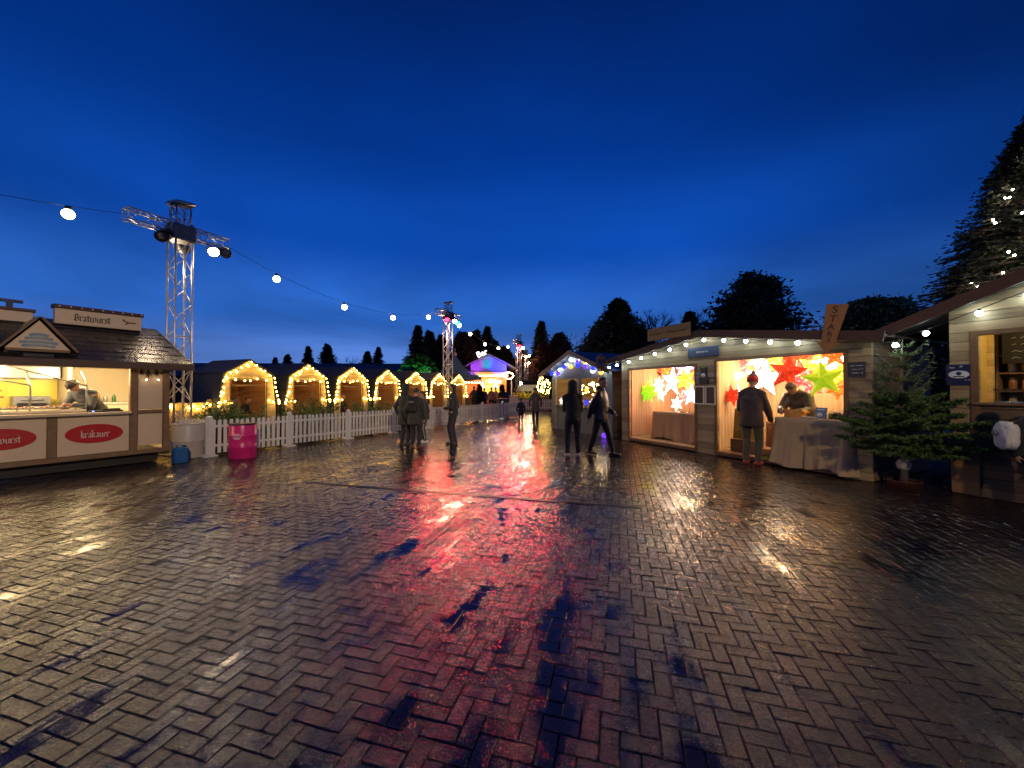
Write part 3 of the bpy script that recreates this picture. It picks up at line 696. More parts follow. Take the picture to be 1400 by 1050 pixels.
# ---------------------------------------------------------------- lit timber huts
E_FAIRY = emit('fairy_gold', (1.0, .58, .11), 48)
HB = .95
HUT_OUT = [(-.98, .0), (-.98, 1.0), (-.80, 2.06), (0, 2.52), (.80, 2.06), (.98, 1.0), (.98, 0)]
def hut_protos():
    o = thing('timber_hut', 'x', 'hut')
    D = 1.9
    # front: a face with an opening
    op = [(-.58, 0), (-.58, 1.90), (.58, 1.90), (.58, 0)]
    t = MB()
    L_ = [(-.98,0),(-.58,0),(-.58,1.9),(-.58,2.18),(-.80,2.06),(-.98,1.0)]
    t.prism([(-.98,0),(-.58,0),(-.58,1.9),(-.58,2.185),(-.80,2.06),(-.935,1.0)], 0, .04)
    t.prism([(.58,0),(.98,0),(.935,1.0),(.80,2.06),(.58,2.185),(.58,1.9)], 0, .04)
    t.prism([(-.58,1.9),(.58,1.9),(.58,2.185),(0,2.52),(-.58,2.185)], 0, .04)
    t.build('front_wall', M_WOODW, o)
    t = MB(); t.box(-.62,-.585,-.012,.09,.0,1.93); t.box(.585,.62,-.012,.09,.0,1.93); t.box(-.58,.58,-.012,.06,1.885,1.94)
    t.build('door_frame', M_POST, o)
    t = MB()
    for a, b_ in zip(HUT_OUT[:-1], HUT_OUT[1:]):
        if a[0] == b_[0]: a2, b2 = a, b_
        av, bv_ = Vector((a[0],0,a[1])), Vector((b_[0],0,b_[1]))
        dd = (bv_-av).normalized(); nn = Vector((-dd.z,0,dd.x))*.05
        vs = [av, bv_, bv_+nn, av+nn]; vs = [v+Vector((0,-.05,0)) for v in vs]+[v+Vector((0,D,0)) for v in vs]
        t.add(vs, [(0,3,2,1),(4,5,6,7),(0,1,5,4),(1,2,6,5),(2,3,7,6),(3,0,4,7)], False)
    t.build('shell_roof', P('felt_roof', (.03,.028,.028), .6, bump=.3), o)
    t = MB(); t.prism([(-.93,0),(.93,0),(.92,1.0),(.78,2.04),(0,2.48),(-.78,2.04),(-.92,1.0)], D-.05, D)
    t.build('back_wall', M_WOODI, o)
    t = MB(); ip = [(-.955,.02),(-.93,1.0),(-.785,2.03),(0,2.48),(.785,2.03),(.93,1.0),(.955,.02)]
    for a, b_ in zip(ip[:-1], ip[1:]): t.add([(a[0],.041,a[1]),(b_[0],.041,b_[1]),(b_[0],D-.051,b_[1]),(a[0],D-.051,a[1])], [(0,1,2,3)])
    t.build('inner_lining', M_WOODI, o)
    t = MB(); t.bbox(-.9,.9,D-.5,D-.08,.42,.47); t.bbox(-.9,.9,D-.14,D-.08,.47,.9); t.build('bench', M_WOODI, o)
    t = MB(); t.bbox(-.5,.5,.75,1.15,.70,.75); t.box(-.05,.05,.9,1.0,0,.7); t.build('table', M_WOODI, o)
    t = MB(); t.beam((-.58,.08,1.72),(.58,.08,1.72),.03,.06); t.build('cross_beam', M_POST, o)
    return o
hut0 = hut_protos()
HO, HDV = Vector((-8.40, 12.3, 0)), Vector((.400, .9165, 0)); HRZ = math.atan2(HDV.y, HDV.x)
HUTN = ['nearest', 'second nearest', 'third', 'fourth', 'fifth', 'sixth', 'farthest']
BULB = bpy.data.meshes.new('fairy_bulb')
_bm = bmesh.new(); bmesh.ops.create_icosphere(_bm, subdivisions=1, radius=.027); _bm.to_mesh(BULB); _bm.free(); BULB.materials.append(E_FAIRY)
M_WIRE = P('green_wire', (.02,.03,.015), .6)
def hut_lights(rnd):
    """outline string: up one side, over the roof, down the other, plus the droop across the walls and the lintel"""
    segs = [[(-1.0,1.15),(-.96,1.25),(-.80,2.02),(0,2.48),(.80,2.02),(.96,1.25),(1.0,1.15)], [(-1.0,1.2),(-.8,1.24),(-.62,1.2)], [(.62,1.25),(.8,1.2),(1.0,1.22)], [(-.5,1.95),(-.2,1.90),(.2,1.97),(.52,1.92)], [(-.9,1.5),(-.78,1.95),(-.1,2.36)]]
    pts = []; wires = []
    for s, stp in zip(segs, (.17, .16, .14, .26, .5)):
        P2 = []
        for a, b_ in zip(s[:-1], s[1:]):
            n_ = max(1, round(math.dist(a, b_)/stp))
            for i in range(n_): P2.append((a[0]+(b_[0]-a[0])*i/n_+rnd.uniform(-.03,.03), a[1]+(b_[1]-a[1])*i/n_+rnd.uniform(-.035,.02)))
        P2.append(s[-1]); wires.append(P2); pts += P2
    return pts, wires
for i in range(7):
    o = hut0 if i == 0 else copy_tree(hut0)
    o.location = HO + HDV*2.1*i; o.rotation_euler.z = HRZ + [0,.025,-.02,.03,-.015,.02,-.03][i]
    o.scale = (.94,1,1)
    o['label'] = ['nearest timber hut with people seated in its doorway', 'second nearest timber hut with a fir bough by its empty doorway', 'third timber hut with a fair-haired seated visitor', 'timber hut fourth from the drum, with an empty doorway', 'fifth timber hut, behind the huddled group', 'timber hut sixth from the drum, second farthest', 'farthest timber hut, behind the lone standing visitor'][i]
    o['group'] = 'barn-shaped timber huts in a row'
    s = thing('fairy_lights', 'golden fairy lights around the %s timber hut in the row' % HUTN[i], 'string lights', o.location, o.rotation_euler.z, 'fairy lights on the huts'); s.scale = (.94,1,1)
    rnd = random.Random(50+i); pts, wires = hut_lights(rnd)
    t = MB()
    for w_ in wires: t.tube([(x, -.075, z) for x, z in w_], .006, 4, cap=False)
    t.build('wire', M_WIRE, s)
    for x, z in pts:
        b_ = bpy.data.objects.new('bulb', BULB); COL.objects.link(b_); b_.parent = s; b_.location = (x, -.095, z-.03)
# plank screen with a swag of lights left of the huts
ps = thing('plank_screen', 'low plank screen between the near tower and the first hut', 'screen', (-10.5, 10.2, 0), R(40))
t = MB(); t.box(0, 2.0, 0, .04, .1, 1.2); t.build('boards', M_WOODW, ps); t = MB()
for x in (0.05, 1.0, 1.95): t.box(x-.05, x+.05, .041, .12, 0, 1.3)
t.build('post', M_POST, ps)
s = thing('fairy_lights', 'golden fairy lights swagged along the low plank screen', 'string lights', (-10.5, 10.2, 0), R(40), 'fairy lights on the huts')
t = MB(); t.tube([(x*.1, -.03, 1.25-.1*math.sin(math.pi*((x*.1) % .66)/.66)) for x in range(21)], .006, 4); t.build('wire', M_WIRE, s)
rnd = random.Random(77)
for k in range(34):
    x = rnd.uniform(0, 2); b_ = bpy.data.objects.new('bulb', BULB); COL.objects.link(b_); b_.parent = s; b_.location = (x, -.06, 1.22-.12*rnd.random()-.08*math.sin(math.pi*((x) % .66)/.66))
# long dark stable block behind the huts
for i in range(7):
    p = HO + HDV*2.1*i + Vector((-HDV.y, HDV.x, 0))*.35
    L_ = bpy.data.lights.new('hut_fill', 'POINT'); L_.energy = 10; L_.color = (1,.50,.13); L_.shadow_soft_size = .05  # point light added in each hut, standing in for the inner lintel string
    o_ = bpy.data.objects.new('hut_fill', L_); COL.objects.link(o_); o_.location = (p.x, p.y, 2.02)
sb = thing('stable_block', 'long dark low building with a slate roof behind the lit huts', 'building', (-21, 38, 0), R(3))
t = MB(); t.box(-12.5, 11.2, 0, 6, 0, 3.05); t.build('wall', P('dark_wall', (.02,.018,.018), .8, var=.3), sb)
rm = wood('slate_roof', (.035,.042,.06), .25, 'Z', .5, .3, .08, .6)
t = MB(); t.add([(-13,-.5,2.95),(11.6,-.5,2.95),(11.6,3,4.35),(-13,3,4.35),(-13,6.5,2.95),(11.6,6.5,2.95)], [(0,1,2,3),(3,2,5,4)]); t.add([(-13,-.5,2.87),(11.6,-.5,2.87),(11.6,-.5,2.95),(-13,-.5,2.95)], [(0,1,2,3)]); t.build('roof', rm, sb)
sb = thing('low_shed', 'dark low shed roof behind the farther huts', 'building', (-7.6, 36, 0), R(-8))
t = MB(); t.box(-3, 3.2, 0, 4, 0, 2.7); t.build('wall', MATS['dark_wall'], sb)
t = MB(); t.add([(-3.3,-.4,2.6),(3.5,-.4,2.6),(3.5,2,3.6),(-3.3,2,3.6),(-3.3,4.4,2.6),(3.5,4.4,2.6)], [(0,1,2,3),(3,2,5,4)]); t.build('roof', rm, sb)
# lamps in the tower cans, plus fills added without a can
def spot(name, loc, target, power, col, size=1.0, blend=.6, r=.11):
    L_ = bpy.data.lights.new(name, 'SPOT'); L_.energy = power; L_.color = col; L_.spot_size = size; L_.spot_blend = blend; L_.shadow_soft_size = r
    o = bpy.data.objects.new(name, L_); COL.objects.link(o); o.location = loc
    o.rotation_euler = (Vector(target)-Vector(loc)).to_track_quat('-Z', 'Y').to_euler()
    return o
def tw(T, lx, ly, lz):
    c, s_ = math.cos(TANG), math.sin(TANG); return Vector((T.x+lx*c-ly*s_, T.y+lx*s_+ly*c, lz))
spot('tower_lamp', tw(T1,.85,-.16,5.22), (-2.5, 7, 0), 260, (1,.76,.45), R(95))
spot('red_lamp', tw(T2,-.42,-.35,5.2), (-1.2, 12.6, 0), 1250, (1,.004,.016), R(54), .7, .3)
spot('tower_lamp', tw(T2,.1,-.5,5.15), (-2, 13, 0), 320, (1,.76,.45), R(80))
spot('green_lamp', tw(T2,.62,-.4,5.1), (-1.0, 21.5, 0), 420, (.08,1,.45), R(50), .6)
spot('red_lamp', tw(T3,-.3,-.4,5.2), (.0, 20.5, 0), 2800, (1,.008,.03), R(36), .6, .3)
spot('tower_lamp', tw(T3,.1,-.5,5.1), (0, 26, 0), 320, (1,.78,.5), R(90))
spot('tower_lamp', tw(T4,.1,-.5,4.6), (1, 38, 0), 260, (1,.78,.5), R(100))
spot('tower_lamp', tw(T0,-.72,.25,5.2), (-8.3, 7.7, 1.45), 3600, (1,.76,.48), R(25), .7)
spot('tower_lamp', tw(T0,-.5,.3,5.2), (-4.4, 14.5, .6), 4200, (1,.76,.48), R(27), .8)  # extra flood without its own can, added to brighten the fence
spot('tower_lamp', tw(T0,.72,.25,5.2), (6.1, 8.0, 1.1), 1300, (1,.70,.38), R(28), .8)
for T_ in (T1, T2, T3, T4):
    L_ = bpy.data.lights.new('tower_fill', 'POINT'); L_.energy = 230 if T_ is not T1 else 80; L_.color = (1,.50,.28) if T_ is not T1 else (1,.74,.48); L_.shadow_soft_size = .15  # fill points added beside the towers to lift trees and near mast
    o_ = bpy.data.objects.new('tower_fill', L_); COL.objects.link(o_); o_.location = tw(T_, 0, .6, 4.9)
# ---------------------------------------------------------------- star-lantern stall on the right
RRZ = math.atan2(-.899, .439)
LS = thing('star_stall', 'pale plank stall with two bright openings full of star lanterns', 'market stall', (3.48, 12.20, 0), RRZ)
def rw(x, y, z=0, o=(3.48, 12.20)):
    c, s = math.cos(RRZ), math.sin(RRZ); return (o[0]+x*c-y*s, o[1]+x*s+y*c, z)
def on_rs(name, label, cat, x, y, z, group=None, rz=0): return thing(name, label, cat, rw(x,y,z), RRZ+rz, group)
W_ = 6.2; EZ, AZ, AX = 2.50, 2.95, 3.05
def roofz(x): return EZ+(AZ-EZ)*(x/AX if x < AX else (W_-x)/(W_-AX))
OA = (.35, 2.67, .12, 2.18); OB = (3.30, 5.80, .12, 2.26)
t = MB()
t.prism([(0,0),(OA[0],0),(OA[0],roofz(OA[0])),(0,EZ)], 0, .06)
t.prism([(OA[0],OA[3]),(OA[1],OA[3]),(OA[1],roofz(OA[1])),(OA[0],roofz(OA[0]))], 0, .06)
t.prism([(OA[1],0),(OB[0],0),(OB[0],roofz(OB[0])),(AX,AZ),(OA[1],roofz(OA[1]))], 0, .06)
t.prism([(OB[0],OB[3]),(OB[1],OB[3]),(OB[1],roofz(OB[1])),(OB[0],roofz(OB[0]))], 0, .06)
t.prism([(OB[1],0),(W_,0),(W_,EZ),(OB[1],roofz(OB[1]))], 0, .06)
t.build('front_wall', M_GREYW, LS)
for q in (0, W_-.06): MB().box(q,q+.06,.061,2.4,0,EZ).build('side_wall', MATS.get('side_plank') or wood('side_plank', (.16,.12,.08), .145, 'Z', .6, .4, .06, .8), LS)
t = MB(); t.prism([(.06,0),(W_-.06,0),(W_-.06,EZ),(AX,AZ),(.06,EZ)], 2.34, 2.4); t.build('back_wall', M_WOODI, LS)
t = MB(); t.box(.06,W_-.06,.061,2.34,.04,.11); t.build('floor', wood('floor_board', (.42,.30,.18), .14, 'X', .45), LS)
for (x0,x1,z0,z1) in (OA, OB):
    t = MB(); t.box(x0-.07,x0-.002,-.018,.03,z0-.1,z1+.07); t.box(x1+.002,x1+.07,-.018,.03,z0-.1,z1+.07); t.box(x0,x1,-.018,.03,z1+.002,z1+.07); t.box(x0,x1,-.03,.06,z0-.09,z0-.012)
    t.build('opening_frame', M_POST, LS)
# roof slabs
def slab(mb, x0, z0, x1, z1, y0, y1, th):
    d = Vector((x1-x0, 0, z1-z0)).normalized(); nn = Vector((-d.z, 0, d.x))*th
    a = Vector((x0,y0,z0)); b_ = Vector((x1,y0,z1)); dy = Vector((0,y1-y0,0))
    mb.add([a,b_,b_+nn,a+nn,a+dy,b_+dy,b_+nn+dy,a+nn+dy], [(0,1,2,3),(5,4,7,6),(0,4,5,1),(1,5,6,2),(2,6,7,3),(3,7,4,0)], False)
M_FELT = P('roof_felt', (.03,.022,.02), .55, var=.4, scale=20, bump=.4)
sl = (AZ-EZ)/AX
t = MB(); slab(t, -.3, EZ-.3*sl, AX, AZ, -.34, 2.6, .04); slab(t, W_+.28, EZ-.28*sl, AX, AZ, 2.6, -.34, -.04)
rf = t.build('roof', M_FELT, LS)
t = MB(); 
t.beam((-.32,-.36,EZ-.3*sl+.0), (AX,-.36,AZ+.0), .03, .17, up=(0,0,1)); t.beam((AX,-.36,AZ), (W_+.3,-.36,EZ-.28*sl), .03, .17); t.build('barge_board', M_FASCIA, rf)
t = MB()
n_ = 60
for i in range(n_):   # soft pleats of the back drape
    pass
def drape(name, x0, x1, y, z0, z1, m, parent, amp=.02, per=.11, seed=1, nx=120, nz=10):
    rnd = random.Random(seed); vs = []; fs = []; ph = rnd.uniform(0,6)
    for k in range(nz+1):
        z = z0+(z1-z0)*k/nz
        for i in range(nx+1):
            x = x0+(x1-x0)*i/nx
            a = amp*(1.0+.3*math.sin(x*2.3+ph))*(math.sin(2*math.pi*x/per+1.2*math.sin(x*3.1+ph)+.25*math.sin(z*3+x)))
            vs.append((x, y+a, z))
    for k in range(nz):
        for i in range(nx): fs.append((k*(nx+1)+i, k*(nx+1)+i+1, (k+1)*(nx+1)+i+1, (k+1)*(nx+1)+i))
    return MB().add(vs, fs, True).build(name, m, parent)
M_DRAPE = P('cream_drape', (.80,.60,.36), .8, var=.08, scale=2, sheen=.2)
drape('back_drape', .1, 2.98, 2.26, .12, 2.44, P('peach_drape', (.80,.46,.27), .8, var=.08, scale=2, sheen=.2), LS, seed=2)
drape('back_drape', 3.02, W_-.1, 2.26, .12, 2.44, M_DRAPE, LS, seed=3)
t = MB(); t.box(2.96,3.0,.08,2.2,.12,2.5); t.build('partition', M_DRAPE, LS)
t = MB(); t.box(.08,W_-.08,.08,2.25,2.455,2.475); t.build('ceiling', P('ceiling_cloth', (.75,.62,.45), .8), LS)
sd = drape('side_drape', .30, 2.2, 0, .12, 2.42, MATS['peach_drape'], LS, seed=6, nx=70); sd.data.transform(Matrix.Translation((.13,0,0)) @ Matrix.Rotation(R(90),4,'Z'))
sd = drape('end_curtain', .08, .28, 0, .12, 2.42, P('red_cloth', (.6,.10,.06), .8), LS, seed=7, nx=20); sd.data.transform(Matrix.Translation((.13,0,0)) @ Matrix.Rotation(R(90),4,'Z'))
sd = drape('side_drape', .08, 2.2, 0, .12, 2.42, M_DRAPE, LS, seed=8, nx=70); sd.data.transform(Matrix.Translation((3.07,0,0)) @ Matrix.Rotation(R(90),4,'Z'))
sd = drape('side_drape', .08, 2.2, 0, .12, 2.42, M_DRAPE, LS, seed=9, nx=70); sd.data.transform(Matrix.Translation((W_-.12,0,0)) @ Matrix.Rotation(R(90),4,'Z'))
# bulbs under the front gable
M_CEB = emit('cool_bulb', (.80,.96,1.0), 42)
t0 = thing('bulb_string', 'string of cool white bulbs under the star stall gable', 'string lights', rw(0,0), RRZ)
xs = [-.78, -.38] + [i*.515 for i in range(0, 11)] 
def bz(x): return (roofz(x) if 0 <= x <= W_ else EZ-.06)-.13
t = MB(); wp = []
for a, b_ in zip(xs[:-1], xs[1:]):
    for k in range(4):
        f = k/4; x = a+(b_-a)*f; wp.append((x, -.19, (bz(a)+(bz(b_)-bz(a))*f)+.05-.04*math.sin(math.pi*f)))
wp.append((xs[-1], -.19, bz(xs[-1])+.05)); wp += [(5.6,-.1,bz(5.6)),(W_+.1,-.12,2.40),(W_+.38,-.2,2.36)]
t.tube(wp, .007, 5); t.build('wire', M_BLACK, t0)
_bm = bmesh.new(); bmesh.ops.create_icosphere(_bm, subdivisions=2, radius=.040); CB = bpy.data.meshes.new('cool_bulb'); _bm.to_mesh(CB); _bm.free(); CB.materials.append(M_CEB)
for p in CB.polygons: p.use_smooth = True
for x in xs:
    b_ = link('bulb', CB, t0); b_.location = (x, -.19, bz(x)-.02)
    h = MB().lathe([(0,.07),(.018,.07),(.02,.025),(0,.025)], 8).build('holder', M_BLACK, t0); h.location = b_.location
b_ = link('bulb', CB, t0); b_.location = (W_+.38,-.2,2.31); h = MB().lathe([(0,.07),(.018,.07),(.02,.025),(0,.025)], 8).build('holder', M_BLACK, t0); h.location = b_.location
# boards and notices
rnd = random.Random(4)
wb = on_rs('wooden_sign', 'long yellow-brown board on the star stall roof edge', 'sign', 2.19, -.41, 2.92)
t = MB(); t.bbox(-.70,.70,0,.03,0,.34); t.build('board', wood('sign_wood', (.42,.27,.08), .34, 'Z', .6, .25, .01, .2), wb)
t = MB(); squiggle(t, -.6, -.1, .17, .10, -.003, rnd, 18, .014); squiggle(t, -.02, .6, .17, .10, -.003, rnd, 20, .014); t.build('lettering', P('burnt_brown', (.22,.10,.03), .6), wb)
bs = on_rs('name_board', 'slate blue name board with pale script between the two openings', 'sign', 2.93, -.035, 2.40)
t = MB(); t.bbox(-.44,.44,0,.025,0,.25); t.build('board', P('slate_blue', (.03,.055,.13), .5), bs)
t = MB(); squiggle(t, -.17, .16, .125, .055, -.003, rnd, 17, .009); t.build('lettering', P('pale_script', (.75,.8,.85), .5), bs)
for i, x in enumerate((2.82, 3.13)):
    fr = on_rs('framed_notice', 'white-framed dark notice on the post between openings, '+['left one','right one'][i], 'notice', x, -.03, 1.22, 'white-framed notices')
    t = MB(); t.box(-.14,.14,0,.02,0,.03); t.box(-.14,.14,0,.02,.43,.46); t.box(-.14,-.11,0,.02,.03,.43); t.box(.11,.14,0,.02,.03,.43); t.build('frame', M_WHITE, fr)
    t = MB(); t.box(-.109,.109,.006,.018,.031,.429); t.build('sheet', P('notice_dark_%d'%i, ((.05,.025,.02),(.07,.035,.035))[i], .3), fr)
em = on_rs('wall_ornament', 'dark figure ornament with a pale round face on the post', 'ornament', 2.97, -.03, 1.72)
t = MB(); t.prism([(-.11,0),(.11,0),(.13,.14),(.06,.22),(.08,.42),(.02,.40),(0,.34),(-.03,.40),(-.09,.42),(-.06,.22),(-.13,.14)], -.03, .02); t.build('figure', P('ornament_dark', (.05,.045,.05), .6), em)
t = MB(); t.lathe([(0,0),(.055,0),(.055,.015),(0,.02)], 18, Matrix.Translation((0,-.03,.22)) @ Matrix.Rotation(R(90),4,'X')); t.build('face', M_WHITE, em)
for i, (x, z, w2, h, c, lb) in enumerate(((2.80,1.96,.14,.07,(.2,.28,.45),'blue'),(3.14,1.90,.16,.08,(.5,.5,.48),'upper white'),(3.14,1.78,.14,.06,(.35,.36,.36),'grey'),(2.80,1.74,.12,.18,(.35,.36,.4),'tall pale'),(6.0,1.82,.24,.26,(.03,.035,.06),'dark sticker right of the lantern opening'))):
    st = on_rs('price_card', lb+' card pinned to the star stall front wall', 'card', x, -.02, z, 'cards on the star stall front')
    MB().box(-w2/2,w2/2,0,.012,0,h).build('sheet', P('card_%d'%i, c, .5), st)
    t = MB()
    for k in range(1 if h < .1 else 3): squiggle(t, -w2*.38, w2*.38, h*(.25+.25*k) if h > .1 else h*.5, .02, -.002, rnd, 10, .006)
    t.build('lettering', M_WHITE if i in (0,4) else M_BLACK, st)
# arrow board: letters stacked down an arrow
ar = on_rs('arrow_sign', 'brown wooden arrow board reading STARS, pointing down at the lantern opening', 'sign', 5.72, -.42, 2.25, rz=.05)
tilt = Matrix.Rotation(R(11), 4, 'Y')
t = MB(); t.prism([(0,0),(.19,.20),(.105,.19),(.17,.86),(-.15,.86),(-.105,.19),(-.19,.20)], 0, .03, tilt); t.build('board', wood('arrow_wood', (.34,.17,.06), .4, 'X', .6, .3, .01, .3), ar)
t = MB()
for ch, z, s_ in (('S',.76,.18),('T',.60,.17),('A',.455,.15),('R',.33,.13),('S',.22,.12)):
    text_mb(ch, s_, t, tilt @ Matrix.Translation((0,-.004,z)) @ Matrix.Scale(1.15, 4, (1,0,0)))
t.build('lettering', M_LETTERB, ar)
# tables under cloths
def cloth_table(name, label, x0, x1, y0, y1, zt, m, sag=.0, seed=1, pull=.12, base=.13):
    o = on_rs(name, label, 'table', 0, 0, 0); rnd = random.Random(seed)
    t = MB(); t.box(x0+.04,x1-.04,y0+.04,y1-.04,zt-.04,zt-.006); 
    for x in (x0+.08,x1-.08):
        for y in (y0+.08,y1-.08): t.box(x-.025,x+.025,y-.025,y+.025,base,zt-.04)
    t.build('table', M_POST, o)
    # cloth: top then a skirt all round that flares and folds
    per = []; N = 34
    for i in range(N): per.append((x0+(x1-x0)*i/N, y0, 0,-1))
    for i in range(14): per.append((x1, y0+(y1-y0)*i/14, 1,0))
    for i in range(N): per.append((x1-(x1-x0)*i/N, y1, 0,1))
    for i in range(14): per.append((x0, y1-(y1-y0)*i/14, -1,0))
    vs = []; fs = []; K = 10; n = len(per)
    for k in range(K+1):
        f = k/K
        for j, (x, y, nx, ny) in enumerate(per):
            fold = math.sin(j*.9+1.7*math.sin(j*.35+seed))+.5*math.sin(j*2.1+seed)
            out = f*(.05+.042*fold) + pull*f*f*(.5+.5*math.sin(j*.21+seed)) * (1 if ny < 0 else .3)
            dz = (zt-base)*f*(1-sag*max(0, math.sin(math.pi*(x-x0)/(x1-x0)))*0)
            z = zt-dz + (.05*f*f*math.sin(j*.27+seed*2) if f > .5 else 0)
            vs.append((x+nx*out, y+ny*out, max(z, base-.01)))
    for k in range(K):
        for j in range(n): fs.append((k*n+j, k*n+(j+1)%n, (k+1)*n+(j+1)%n, (k+1)*n+j))
    fs.append(tuple(range(n)))
    c = MB().add(vs, fs, True).build('cloth', m, o)
    return o
M_CL1 = P('brown_cloth', (.40,.25,.15), .85, var=.12, scale=3, bump=.12, bscale=25, sheen=.3)
M_CL2 = P('taupe_cloth', (.46,.34,.22), .85, var=.15, scale=3, bump=.4, bscale=9)
cloth_table('draped_table', 'table under a brown cloth in the left lantern opening', .75, 2.85, .55, 1.35, .92, M_CL1, seed=3, pull=.06)
cloth_table('draped_table', 'table under a creased taupe cloth at the front of the right opening', 4.62, 5.95, -.02, .62, 1.02, M_CL2, seed=7, pull=.16, base=.06)
cloth_table('draped_block', 'small block under a brown cloth behind the customer in the beanie', 3.95, 4.45, .8, 1.3, .86, M_CL1, seed=5, pull=.02)
stp = on_rs('step_box', 'low wooden step box on the stall floor by the customer', 'box', 4.05, .55, .11); MB().bbox(-.55,.5,-.2,.2,0,.16).build('body', wood('step_wood', (.30,.16,.07), .3, 'Z'), stp)
MB().box(-.5,.45,-.204,-.2,.02,.05).build('kick_strip', M_POST, stp)
gm = on_rs('grass_mat', 'small green artificial grass mat beside the customer in the beanie', 'mat', 4.45, .12, .112); t = MB(); t.bbox(-.25,.2,-.12,.2,0,.012,.003)
rr = random.Random(2)
for k in range(260):
    x, y = rr.uniform(-.24,.19), rr.uniform(-.11,.19); t.add([(x-.006,y,.01),(x+.006,y,.01),(x+rr.uniform(-.01,.01),y+rr.uniform(-.01,.01),.035)], [(0,1,2)])
t.build('turf', P('turf_green', (.05,.16,.02), .8), gm)
ys = on_rs('easel_board', 'mustard yellow board with dark handwriting inside the right opening', 'sign', 3.72, .35, .12)
t = MB(); tl = Matrix.Rotation(R(-6),4,'X'); t.bbox(-.30,.30,0,.03,.30,1.02,.006,tl); t.build('board', P('mustard', (.34,.24,.03), .6), ys)
t = MB()
for k, (z, a, b_) in enumerate(((.88,-.2,.2),(.74,-.16,.2),(.60,-.05,.1),(.48,-.16,.2))): squiggle(t, a, b_, z, .08, -.003+0*z, rnd, 9, .016)
lt = t.build('lettering', M_LETTERB, ys); lt.matrix_local = tl.copy()
MB().bbox(-.33,.33,-.02,.2,0,.29).build('plinth', M_POST, ys)
bnch = on_rs('red_tray', 'red tray on the floor between the draped tables', 'tray', 4.52, 1.2, .12); MB().bbox(-.12,.12,-.2,.2,0,.1).build('body', P('tray_red', (.5,.03,.02), .5), bnch); MB().bbox(-.13,.13,-.21,.21,.1,.12).build('rim', M_RED, bnch)
# goods on the front table
gb = on_rs('cardboard_box', 'open orange-brown cardboard box the vendor reaches into', 'box', 4.86, .26, 1.022); t = MB(); t.box(-.15,.15,-.1,.1,0,.006); t.box(-.15,.15,-.106,-.1,0,.15); t.box(-.15,.15,.1,.106,0,.15); t.box(-.156,-.15,-.106,.106,0,.15); t.box(.15,.156,-.106,.106,0,.15); t.build('body', P('cardboard', (.55,.26,.06), .7), gb)
t = MB(); t.beam((-.155,0,.15),(-.24,0,.12),.2,.006); t.beam((.155,0,.15),(.22,0,.10),.2,.006); t.build('flap', MATS['cardboard'], gb)
pc = on_rs('picture_card', 'standing blue picture card on the taupe table', 'card', 5.33, .22, 1.022); t = MB(); t.box(-.10,.10,-.004,.004,0,.22, Matrix.Rotation(R(-10),4,'X')); t.build('card', P('card_blue', (.10,.20,.38), .4), pc)
t = MB(); t.ball((-.02,-.004,.08),.05,1,.05,.8); t.box(-.07,.06,-.007,-.004,.17,.19); o_ = t.build('picture', P('pic_pale', (.55,.62,.7), .5), pc); o_.rotation_euler.x = R(-10)
lf = on_rs('leaflet_stack', 'flat stack of grey leaflets on the taupe table', 'leaflets', 5.17, .12, 1.022); t = MB(); t.bbox(-.12,.12,-.08,.08,0,.03,.003); t.build('paper', P('leaflet_grey', (.3,.32,.36), .5), lf); 
wbk = on_rs('wire_basket', 'wire basket with small dark boxes at the end of the taupe table', 'basket', 5.66, .28, 1.022); t = MB()
for k in range(9): t.tube([(-.2+k*.05,-.12,0),(-.2+k*.05,-.12,.14)], .004, 4); t.tube([(-.2+k*.05,.12,0),(-.2+k*.05,.12,.14+.02*k)], .004, 4)
for z in (.01,.07,.14): t.tube([(-.2,-.12,z),(.2,-.12,z),(.2,.12,z+.1*(z>.1)),(-.2,.12,z),(-.2,-.12,z)], .005, 4)
t.build('wire_frame', M_STEEL, wbk); t = MB()
for k in range(5): t.bbox(-.19+k*.075,-.13+k*.075,-.09,.07,.008,.11+.02*(k%2),.004)
t.build('boxes', P('brown_box', (.14,.08,.05), .6), wbk)
for k in range(7):
    x = 1.45+k*.17; cd = on_rs('small_goods', ['pale folded star pack','brown star pack','cream star pack','tan star pack','grey star pack','rust star pack','white star pack'][k]+' on the brown cloth table', 'goods', x, .75+.08*(k%3), .925, 'star packs on the brown table')
    MB().bbox(-.07,.07,-.05,.05,0,.025+.012*(k%2),.004).build('pack', P('pack_%d'%k, [(.7,.6,.5),(.35,.18,.1),(.75,.65,.45),(.5,.32,.18),(.4,.4,.42),(.45,.15,.08),(.8,.76,.7)][k], .6), cd)
    MB().box(-.06,.06,-.01,.01,.026+.012*(k%2),.029+.012*(k%2)).build('paper_band', M_RED, cd)
